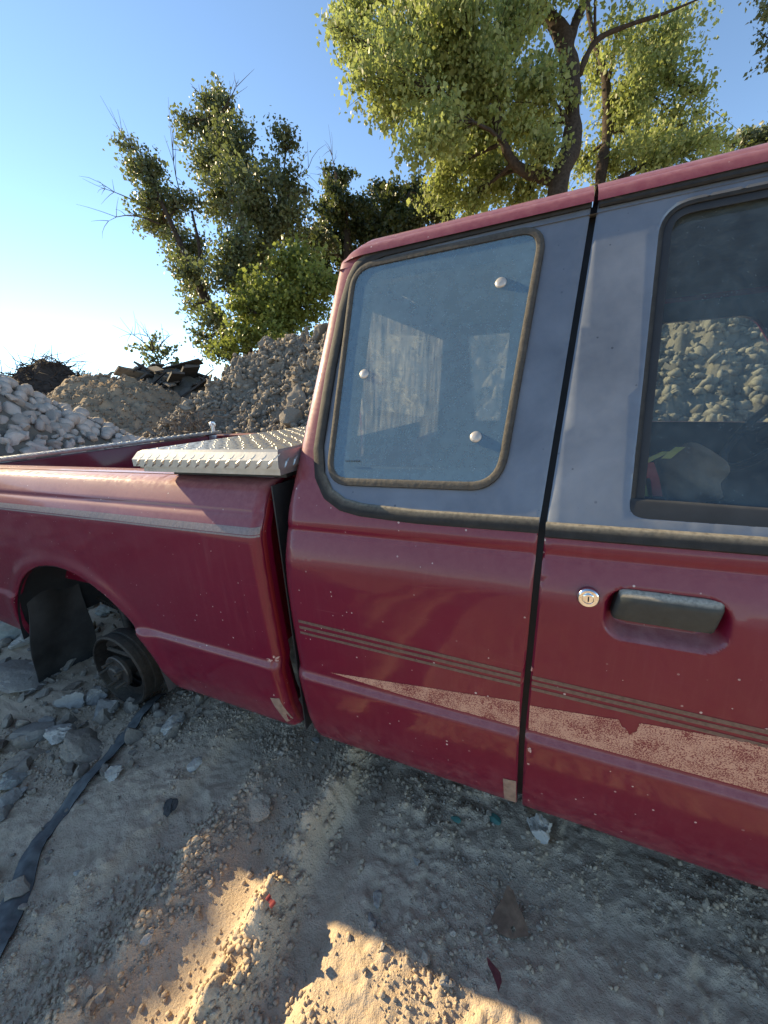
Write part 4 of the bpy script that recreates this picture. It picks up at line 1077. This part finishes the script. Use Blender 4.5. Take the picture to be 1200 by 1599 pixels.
# ---- frame, axle and brake
mb = MB()
for yy in (.42, 1.28): mb.box((-.4, yy, .36), (4.1, .07, .11))
for xx in (-2.3, -1.1, -.3): mb.box((xx, .85, .36), (.08, .86, .08))
part(mb.build('chassis_frame', M['rust'], None, True, 40, .006))
AX, AZ = -1.62, .115
mb = MB(); mb.tube([(AX, .17, AZ), (AX, .85, AZ), (AX, 1.53, AZ)], .042, 14); mb.lathe((AX, .85, AZ), (1, 0, 0), [(-.16, .03), (-.12, .10), (0, .13), (.1, .11), (.16, .05)], 18)
part(mb.build('rear_axle', M['rust'], None))
for f_ in (0, 1):
    sg = 1 if f_ == 0 else -1; y0 = .075 if f_ == 0 else W_CAB-.075
    mb = MB()
    # open brake: backing plate with a rim, shoes visible inside
    mb.lathe((AX, y0, AZ), (0, sg, 0), [(.088, .02), (.088, .142), (.070, .149), (.006, .150), (.0, .150), (-.002, .156), (.004, .161), (.030, .161), (.032, .157), (.044, .157), (.046, .161), (.075, .161), (.095, .150), (.10, .02)], 44, False)
    br = mb.build('brake_drum', M['rust'], None, True, 35); part(br)
    mb = MB(); mb.lathe((AX, y0, AZ), (0, sg, 0), [(.088, .04), (.02, .045), (.012, .070), (-.002, .072), (-.006, .069), (-.006, .036), (-.020, .033), (-.024, .028), (-.024, .002)], 32); hub = mb.build('hub', M['steel'], None, True, 35); part(hub)
    for k in range(5):
        a = .5+k*2*math.pi/5; c = np.array([AX+.053*math.cos(a), y0, AZ+.053*math.sin(a)]); mb = MB()
        mb.tube([c, c+np.array([0, -sg*.045, 0])], .0062, 10); part(mb.build('wheel_stud', M['steel'], None), hub)
    mb = MB()
    for a0, a1 in ((.4, 2.5), (3.6, 5.8)):
        mb.sheet([[(AX+q*math.cos(a), y0+sg*w_, AZ+q*math.sin(a)) for q, w_ in ((.100, .035), (.135, .035), (.135, .07), (.100, .07))] for a in np.linspace(a0, a1, 16)])
    mb.tube([(AX-.08, y0+sg*.03, AZ+.075), (AX+.08, y0+sg*.03, AZ+.075)], .009, 8)
    part(mb.build('brake_shoe', M['rust'], None), br)
# leaf springs, shock, mud flaps
for yy in (.36, 1.34):
    mb = MB()
    for k in range(4):
        L = .62-.12*k; mb.sheet([[(AX+x_, yy+w_, AZ+.075-.014*k+.06*(x_/.6)**2+d_) for w_, d_ in ((-.03, 0), (.03, 0), (.03, -.009), (-.03, -.009), (-.03, 0))] for x_ in np.linspace(-L, L, 14)])
    part(mb.build('leaf_spring', M['rust'], None, True, 40))
mb = MB(); mb.tube([(-1.86, .29, .18), (-1.88, .30, .50)], .011, 8); mb.tube([(-1.855, .29, .10), (-1.865, .293, .28)], .024, 10); part(mb.build('shock_absorber', M['steel'], None, True, 40))
def flap_part(y0, y1):
    mb = MB(); A = []
    for k in np.linspace(0, 1, 16):
        z = .43-.52*k; x_ = -2.12-.02*k+.012*math.sin(k*5)
        ya = y0+.03*(1-k)-.03*k+.008*math.sin(k*9); yb = y1-.015*math.sin(k*6)-.035*k*k
        A.append([(x_+.012*math.sin(u*5+k*3), ya+(yb-ya)*u, z-.035*(1-u)*(k**3)+.012*u) for u in np.linspace(0, 1, 9)])
    A = np.array(A); mb.sheet(A); B2 = A.copy(); B2[..., 0] -= .006; mb.sheet(B2[:, ::-1])
    ring = [(0, j) for j in range(9)]+[(i, 8) for i in range(1, 16)]+[(15, j) for j in range(7, -1, -1)]+[(i, 0) for i in range(14, 0, -1)]
    ra = np.array([A[i, j] for i, j in ring]+[A[0, 0]]); rb = np.array([B2[i, j] for i, j in ring]+[B2[0, 0]]); mb.sheet(np.stack([ra, rb], 1))
    return mb.build('mud_flap', M['flap'], None, True, 50)
f1 = flap_part(.015, .275); part(f1)
mb = MB(); mb.lathe((-2.126, .055, .22), (1, 0, 0), [(0, .009), (.006, .008), (.008, .001)], 12); part(mb.build('flap_rivet', M['zinc'], None), f1)
part(flap_part(W_CAB-.275, W_CAB-.015))
mb = MB(); mb.box((-2.59, .85, .40), (.12, 1.60, .12)); part(mb.build('rear_bumper', M['steel'], None, True, 40, .02))
for yy in (.06, W_CAB-.06): mb = MB(); mb.box((X_BR-.012, yy+(.03 if yy < 1 else -.03), .68), (.04, .13, .26)); part(mb.build('tail_light', M['redplastic'], None, True, 40, .01))

# ================================================================== diamond-plate toolbox lid lying on the bed
lid = empty('toolbox_lid', (-.85, .4, .96), 'diamond plate aluminium toolbox lid lying across the near bed rail', 'toolbox lid')
LX0, LX1, LY0, LY1 = -1.125, -.600, .024, 1.05
zt, zb_ = 1.040, .996
sec = [(0.012, .990), (0.012, zb_-.001), (0, zb_), (0.0, zb_+.020), (.012, zt-.005), (.022, zt)]
def lid_ring(ins, z): return [(LX0+ins, LY0+ins, z), (LX1-ins*.6, LY0+ins, z), (LX1-ins*.6, LY1-ins, z), (LX0+ins, LY1-ins, z)]
mb = MB(); V = []; 
for ins, z in sec: V += lid_ring(ins, z)
F = [(4*i+k, 4*i+(k+1) % 4, 4*i+4+(k+1) % 4, 4*i+4+k) for i in range(len(sec)-1) for k in range(4)]+[tuple(4*(len(sec)-1)+k for k in range(4))]
mb.add(V, F); o = mb.build('plate', M['alu'], lid, True, 20); inv_parent(o, lid)
mb = MB(); V_, F_ = treads((LX0+.024, LY0+.024, zt), ex, ey, ez, 18, 36, .0272, .0085, .0036, .0012, .22); mb.add(V_, F_)
sl_ = np.array([0, .012, .018]); sl_ /= np.linalg.norm(sl_)
for k in range(15):
    c = LX0+.012+k*.034
    V_, F_ = treads((c, LY0-.0004, zb_-.001), ex, ez, -ey, 1, 1, .024, .0165, .0058, .0028); mb.add(V_, F_)
    V_, F_ = treads((c+.016, LY0+.001, zb_+.018), ex, sl_, np.cross(ex, sl_), 1, 1, .022, .0150, .0055, .0026); mb.add(V_, F_)
for k in range(28): V_, F_ = treads((LX1+.0004, LY0+.02+k*.034, zb_-.001), ey, ez, ex, 1, 1, .024, .0165, .0058, .0028); mb.add(V_, F_)
o = mb.build('plate_treads', M['alu'], lid, False); inv_parent(o, lid); o['kind'] = 'stuff'
mb = MB(); mb.box(((LX0+LX1)/2+.004, .54, .984), (LX1-LX0-.03, 1.0, .012)); o = mb.build('lid_base', M['alu'], lid, False); inv_parent(o, lid)
mb = MB(); mb.box(((LX0+LX1)/2, .58, .9675), (LX1-LX0-.10, .94, .021)); o = mb.build('lid_seal', M['blackin'], lid, False); inv_parent(o, lid)

# ================================================================== loose things on the ground
def rock_at(px, py, wpx, mat, label, seed, name='rock', flat=(1, .8, .55), sub=3, group=None, sink=.25, rz=None):
    p = on_ground(px, py); z = gz(p[0], p[1]); p = on_ground(px, py, z+.012)
    D_ = float((p-CAM_P)@_f); s = wpx*.5*D_/F_PX
    mm = rock_mesh(name, max(sub, 4), seed, cuts=10, rough=.40, flat=tuple(s*1.05*f for f in flat), cut=(.5, .9))
    o = link(name, mm, mat, None, True, 24)
    o.location = (p[0], p[1], gz(p[0], p[1])+s*flat[2]*(1-2*sink)); o.rotation_euler = (random.uniform(-.25, .25), random.uniform(-.25, .25), rz if rz is not None else random.uniform(0, 6.28))
    tag(o, label, 'rock', group); return o
rock_at(95, 1146, 52, M['rock_pale'], 'pale bluish white rock left of the dark strap below the hub', 1, rz=.3)
rock_at(275, 1130, 40, M['rock_pale'], 'pale flat-sided rock under the bed side right of the hub', 2)
rock_at(305, 1192, 24, M['rock_pale'], 'small whitish rock on the dirt below the bed side', 3)
rock_at(177, 1210, 26, M['rock_pale'], 'round white speckled rock just right of the strap', 4, flat=(1, .9, .8))
rock_at(228, 1455, 22, M['rock_pale'], 'smooth oval pale pebble on the rut left of the sunlit dirt', 5, flat=(.85, 1, .7))
rock_at(843, 1292, 42, M['rock_pale'], 'whitish rock wedged under the sill at the door gap', 6, flat=(1, .8, .9))
rock_at(152, 1546, 24, M['rock_grey'], 'grey stone near the bottom edge left of the ruts', 7)
rock_at(140, 1565, 26, M['rock_brown'], 'brownish stone touching the grey one near the bottom edge', 8)
rock_at(695, 1530, 22, M['rock_grey'], 'upright grey stone on the shadow line in the sunlit dirt', 9, flat=(.7, 1, .8))
rock_at(590, 1400, 22, M['rock_grey'], 'grey stone at the top of the sunlit patch', 10)
rock_at(582, 1440, 26, M['rock_grey'], 'half sunlit stone on the shadow edge', 11, flat=(.6, 1, .6))
rock_at(650, 1340, 12, M['rock_grey'], 'small round pebble among others in the shaded dirt', 12)
rock_at(35, 1187, 56, M['rock_brown'], 'brown slab-like rock at the left edge', 13, flat=(1, .6, .4))
rock_at(22, 1215, 40, M['rock_green'], 'greenish grey rock in front of the brown slab at the left edge', 14)
rock_at(20, 1242, 34, M['rock_grey'], 'grey rock lowest of those at the left edge', 15)
rock_at(130, 1165, 76, M['clod'], 'large layered brown clod beside the strap', 16, flat=(1, .75, .38), sub=4)
rock_at(150, 1090, 46, M['rock_grey'], 'grey split rock in front of the hub', 17, flat=(1, .6, .6))
rock_at(165, 1108, 50, M['rock_grey'], 'broad grey rock right under the hub', 18, flat=(1, .7, .5))
rock_at(20, 985, 80, M['rock_green'], 'big bluish green rock at the left edge behind the mud flap', 19, flat=(1, .7, .55), sub=4)
rock_at(30, 1055, 110, M['rock_grey'], 'large grey layered slab left of the mud flap', 20, flat=(1, .8, .25), sub=4, sink=.4)
rock_at(40, 1003, 40, M['rock_pale'], 'pale angular rock between the slab and the mud flap', 21)
rock_at(70, 1120, 30, M['rock_pale'], 'small pale tan chip on the rubble under the mud flap', 22, flat=(1, .6, .3))
rock_at(115, 1100, 46, M['rock_grey'], 'dark grey shard leaning in the rubble under the mud flap', 23, flat=(1, .5, .7))
rock_at(165, 955, 26, M['rock_green'], 'pale greenish stone seen through the wheel arch', 24)
rock_at(400, 1255, 46, M['soil'], 'flat embedded dirt slab in the shaded ground', 25, flat=(1, .8, .2), sink=.35)
rock_at(262, 1252, 30, M['flap'], 'small dark lump pressed in the dirt', 26, flat=(1, .7, .3), sink=.35)
# rubble to the left of and behind the axle: indistinguishable grey rocks
r = np.random.default_rng(90); rub = []
base_r = []
for k in range(12):
    mm = rock_mesh('rubble_rock', 3, 400+k, cuts=15, rough=.35, flat=(1, .75, .45), cut=(.38, .85)); mm.materials.append(M['rock_grey'] if k % 4 else M['rock_brown'])
    mm.polygons.foreach_set('use_smooth', np.ones(len(mm.polygons), dtype=bool)); mm.set_sharp_from_angle(angle=math.radians(22)); base_r.append(mm)
STRAP = np.array([on_ground(px, py) for px, py in ((252, 1085), (235, 1103), (205, 1140), (170, 1185), (130, 1228), (95, 1272), (65, 1315), (48, 1350), (30, 1400), (12, 1440))]); STRAP = np.concatenate([STRAP, (STRAP[1:]+STRAP[:-1])/2])
cand = np.stack([r.uniform(-3.4, -1.25, 1500), r.uniform(-.45, 1.6, 1500)], -1)
w = 1/(1+np.exp((cand[:, 0]+1.55+.35*(cand[:, 1]))*6)); cand = cand[r.random(1500) < w]
C3 = np.stack([cand[:, 0], cand[:, 1], gheight(cand[:, 0], cand[:, 1])], -1); C3 = C3[in_view(C3, 10)]
for k in dart(C3, .07, 150):
    p = C3[k]; s = .018+.075*r.random()**2.0
    if np.hypot(p[0]-AX, (p[1]-.1)*.6) < .22: s *= .5
    if np.min(np.hypot(STRAP[:, 0]-p[0], STRAP[:, 1]-p[1])) < s+.03: continue
    o = bpy.data.objects.new('rubble_rock', base_r[r.integers(12)]); COL.objects.link(o)
    o.location = (p[0], p[1], p[2]+s*.15); o.scale = (s, s, s*r.uniform(.7, 1.2)); o.rotation_euler = (r.uniform(-.5, .5), r.uniform(-.5, .5), r.uniform(0, 6.28))
    tag(o, 'small angular rock lying in the rubble around the missing wheel', 'rock', 'rubble rocks around the missing wheel')
# gravel: uncountable
def gravel(n, x0, x1, y0, y1, s0, s1, pw, seed, thr=-.05, mat='pebble', shp=1):
    r = np.random.default_rng(seed); x = r.uniform(x0, x1, n); y = r.uniform(y0, y1, n)
    d = fbm(x*4.5, y*4.5, 3, 71)+.35*fbm(x*14, y*14, 2, 73); k = (d+r.uniform(-.25, .25, n) > thr) & (r.random(n) > .85*tracks(x, y)); x, y = x[k], y[k]
    s = s0+(s1-s0)*r.random(len(x))**pw
    P = np.stack([x, y, gheight(x, y)+s*.25], -1); kk = in_view(P, 20); P, s = P[kk], s[kk]
    shapes = [rock_shape(shp, 500+q+seed, cuts=5 if shp == 1 else 12, rough=.45, flat=(1, .78, .6), cut=(.5, .9)) for q in range(12)]
    return link('gravel', scatter_mesh('gravel', shapes, P, s, seed), M[mat], None, shp > 1, 20)
g1 = gravel(52000, -2.2, .9, -.75, .5, .0011, .0052, 1.8, 1)
tag(g1, 'fine grit and crumbs of dirt over the ground', None, None, 'stuff')
g2 = gravel(1500, -2.2, .9, -.75, .5, .005, .017, 2.6, 2, .0, 'pebble', 2)
tag(g2, 'scattered small pebbles over the dirt', None, None, 'stuff')
g3 = gravel(2600, -4.5, -1.2, -.6, 2.5, .008, .05, 2.6, 3, -.3, 'clod', 2)
tag(g3, 'loose rubble crumbs under and behind the pickup bed', None, None, 'stuff')
g4 = gravel(3500, -.95, -.35, -.75, .2, .003, .013, 1.6, 4, -.12, 'soil', 1)
tag(g4, 'crumbled dirt clods along the wheel ruts', None, None, 'stuff')

g5 = gravel(16000, -2.0, .9, -.75, .45, .0025, .0105, 2.2, 5, -.02, 'soil', 1)
tag(g5, 'dusty crumbs of dry dirt strewn over the ground', None, None, 'stuff')

# strap that runs from under the axle to the left edge
pts = [(252, 1085), (235, 1103), (205, 1140), (170, 1185), (130, 1228), (95, 1272), (65, 1315), (48, 1350), (30, 1400), (12, 1440), (-10, 1490), (-40, 1540)]
G_ = np.array([on_ground(px, py, gz(*on_ground(px, py)[:2])) for px, py in pts])
T_ = np.linspace(0, len(G_)-1, 90); ctr = np.stack([np.interp(T_, np.arange(len(G_)), G_[:, k]) for k in range(2)], -1)
for _ in range(6): ctr[1:-1] = (ctr[:-2]+2*ctr[1:-1]+ctr[2:])/4
tn = np.gradient(ctr, axis=0); tn /= np.linalg.norm(tn, axis=1)[:, None]; nn_ = np.stack([-tn[:, 1], tn[:, 0]], -1)
u = np.linspace(0, 1, 90); wd = .026+.005*np.sin(u*9)
twist = .35*np.sin(u*6+.5)
def strap_sheet(side, off):
    A = []
    for i in range(90):
        row = []
        for q in np.linspace(-1, 1, 7):
            xx, yy = ctr[i]+nn_[i]*q*wd[i]*math.cos(twist[i]*.8)
            row.append((xx, yy, gz(xx, yy)+.010+.006*math.sin(u[i]*23)+q*wd[i]*math.sin(twist[i]*.8)*.9+abs(wd[i]*math.sin(twist[i]*.8))*.8+off+.003*math.cos(q*3)))
        A.append(row)
    return np.array(A)
mb = MB(); A = strap_sheet(1, 0); B2 = strap_sheet(1, -.004); mb.sheet(A); mb.sheet(B2[:, ::-1]); mb.sheet(np.stack([A[:, 0], B2[:, 0]], 1)); mb.sheet(np.stack([A[:, -1], B2[:, -1]], 1))
tag(mb.build('strap', M['strap'], None, True, 60), 'dusty dark webbing strap trailing from under the hub to the left edge', 'strap')

# dry leaf with a hole, on its stalk
def leaf_thing(px, py, wpx, mat, outline, label, hole=None, stalk=None, tilt=.15, rz=0., name='fallen_leaf'):
    p = on_ground(px, py); z0 = gz(p[0], p[1]); p = on_ground(px, py, z0+.012); D_ = float((p-CAM_P)@_f); s = wpx*D_/F_PX
    O = resample(outline, .06); pts = [tuple(q) for q in O]; n = len(pts); edges = [(i, (i+1) % n) for i in range(n)]
    if hole is not None:
        H = resample(hole, .05); m_ = len(H); edges += [(n+i, n+(i+1) % m_) for i in range(m_)]; pts += [tuple(q) for q in H]
    G = np.stack(np.meshgrid(np.arange(-.6, .6, .07), np.arange(-.6, .6, .07)), -1).reshape(-1, 2); G = G[inside(G, O) & (mindist(G, np.array(pts)) > .03)]
    pts += [tuple(q) for q in G]
    r_ = delaunay_2d_cdt([Vector(q) for q in pts], edges, [], 0, 1e-6); V2 = np.array([v[:] for v in r_[0]]); T = np.array(r_[2]); ce = V2[T].mean(1); k = inside(ce, O)
    if hole is not None: k &= ~inside(ce, H)
    T = T[k]; zz = .10*np.abs(V2[:, 0]*.6+V2[:, 1]*.4)+.05*np.sin(V2[:, 0]*7)*V2[:, 1]+.04*fbm(V2[:, 0]*4, V2[:, 1]*4, 2, 5)
    V = np.stack([V2[:, 0], V2[:, 1], zz], -1); Vb = V-np.array([0, 0, .012]); N = len(V)
    me = mesh_np(name, np.concatenate([V, Vb])*s, [np.concatenate([T, T[:, ::-1]+N])])
    root = link(name, me, mat, None, True, None); root.location = (p[0], p[1], z0+.010); root.rotation_euler = (tilt, -.1, rz)
    tag(root, label, 'leaf')
    if stalk:
        mb = MB(); q = [np.array([a, b, .03+.04*math.sin(i)])*s for i, (a, b) in enumerate(stalk)]; mb.tube(q, .0013, 5); o = mb.build('stalk', mat, None); o.parent = root
    return root
leaf_thing(797, 1432, 58, M['dryleaf'], [(-.30, .62), (-.12, .58), (.10, .35), (.45, .05), (.52, -.12), (.35, -.22), (.15, -.38), (-.15, -.45), (-.42, -.32), (-.40, -.05), (-.32, .25)], 'dry curled brown leaf with a small hole on the shaded dirt', [(.08, -.18), (.16, -.26), (.20, -.16), (.12, -.08)], [(-.35, .15), (-.6, .22), (-.85, .24), (-1.05, .20)], .25, -.25)
leaf_thing(772, 1518, 32, M['redleaf'], [(-.5, .35), (-.1, .25), (.25, .15), (.42, -.1), (.38, -.5), (.2, -.3), (-.1, -.05), (-.35, .1)], 'dark maroon leaf scrap beside the shadow line', None, None, .2, -.2)
def shard(px, py, wpx, mat, label, name, seed, cat, h=.15, rz=0):
    p = on_ground(px, py); z0 = gz(p[0], p[1]); D_ = float((p-CAM_P)@_f); s = wpx*.5*D_/F_PX
    mm = rock_mesh(name, 2, seed, cuts=8, rough=.05, flat=(s, s*.6, s*h), cut=(.5, .85)); o = link(name, mm, mat, None, True, 20)
    o.location = (p[0], p[1], z0+s*h*.4+.004); o.rotation_euler = (.15, -.1, rz); tag(o, label, cat); return o
shard(771, 1280, 26, M['glass_green'], 'larger dull green glass shard on the dirt below the door gap', 'glass_shard', 61, 'glass shard', .2, -.4)
shard(712, 1283, 18, M['glass_green'], 'smaller green glass sliver left of the larger shard', 'glass_shard', 62, 'glass shard', .2, 0)
shard(495, 1155, 18, M['rock_pale'], 'thin white chip under the cab corner', 'white_chip', 63, 'chip', .2, 0)
shard(124, 1372, 14, M['rock_pale'], 'thin pale chip of stone on the shaded dirt right of the strap', 'white_chip', 64, 'chip', .25, .6)
p = on_ground(423, 1408); z0 = gz(p[0], p[1]); p = on_ground(423, 1408, z0+.01); mb = MB(); mb.box((0, 0, 0), (.021, .009, .009)); mb.box((.008, 0, 0), (.006, .014, .012)); mb.box((-.009, 0, .001), (.005, .012, .011))
o = mb.build('plastic_scrap', M['redplastic'], None, True, 40, .001); o.location = (p[0], p[1], z0+.012); o.rotation_euler = (.2, .2, -.3); tag(o, 'small red plastic scrap on the lit rut ridge', 'plastic scrap')
mb = MB(); q0 = on_ground(1130, 1480); mb.tube([on_ground(px, py, gz(*on_ground(px, py)[:2])+.004) for px, py in ((1125, 1478), (1150, 1492), (1172, 1512), (1190, 1535), (1215, 1560))], .0016, 5); tag(mb.build('dry_stem', M['twig']), 'thin dry stem lying on the dirt at the right edge', 'stem')

# things on the front seat seen through the door glass
rag = empty('safety_vest', (.32, .36, .62), 'dark vest with yellow and red stripes bundled on the front seat', 'vest')
r = np.random.default_rng(8)
def cloth_lump(c, sz, seed, fold=.18, n=26):
    mb = MB(); A = []
    for th in np.linspace(0, math.pi, n):
        row = []
        for ph in np.linspace(0, 2*math.pi, n*2):
            d = np.array([math.sin(th)*math.cos(ph), math.sin(th)*math.sin(ph), math.cos(th)]); f = 1+fold*float(np.sin(d[0]*5+d[2]*7+seed)+.6*np.sin(d[1]*9-d[2]*6+seed*2))*.5
            row.append(np.array(c)+d*f*np.array(sz))
        A.append(row)
    mb.sheet(A); return mb
o = cloth_lump((.28, .42, .72), (.16, .20, .13), 3).build('vest_cloth', M['cloth_dark'], rag, True, None); inv_parent(o, rag)
def stripe(pts, w, mat, name):
    P_ = np.array(pts); mb = MB(); tt = np.linspace(0, len(P_)-1, 20); q = np.stack([np.interp(tt, np.arange(len(P_)), P_[:, k]) for k in range(3)], -1)
    mb.sheet([[a+np.array([-w, 0, 0]), a, a+np.array([w, 0, 0])] for a in q]); o = mb.build(name, mat, rag); inv_parent(o, rag)
def inside_pt(px, py, y): 
    d = ray(px, py); t_ = (y-CAM_P[1])/d[1]; return CAM_P+t_*d
stripe([inside_pt(1003, 722, .20), inside_pt(1008, 745, .19), inside_pt(1012, 775, .19)], .008, M['hi_yellow'], 'yellow_stripe')
stripe([inside_pt(1010, 722, .20), inside_pt(1018, 745, .19), inside_pt(1024, 775, .19)], .012, M['hi_red'], 'red_stripe')
stripe([inside_pt(995, 728, .20), inside_pt(1018, 716, .20), inside_pt(1042, 705, .21)], .008, M['hi_yellow'], 'yellow_stripe')
stripe([inside_pt(1040, 716, .20), inside_pt(1052, 706, .20), inside_pt(1063, 698, .21)], .008, M['hi_yellow'], 'yellow_stripe')
jk = cloth_lump(inside_pt(1070, 745, .33), (.062, .10, .065), 7, .22).build('folded_jacket', M['cloth_beige'], None, True, None)
tag(jk, 'folded beige jacket on the front seat behind the door glass', 'jacket')
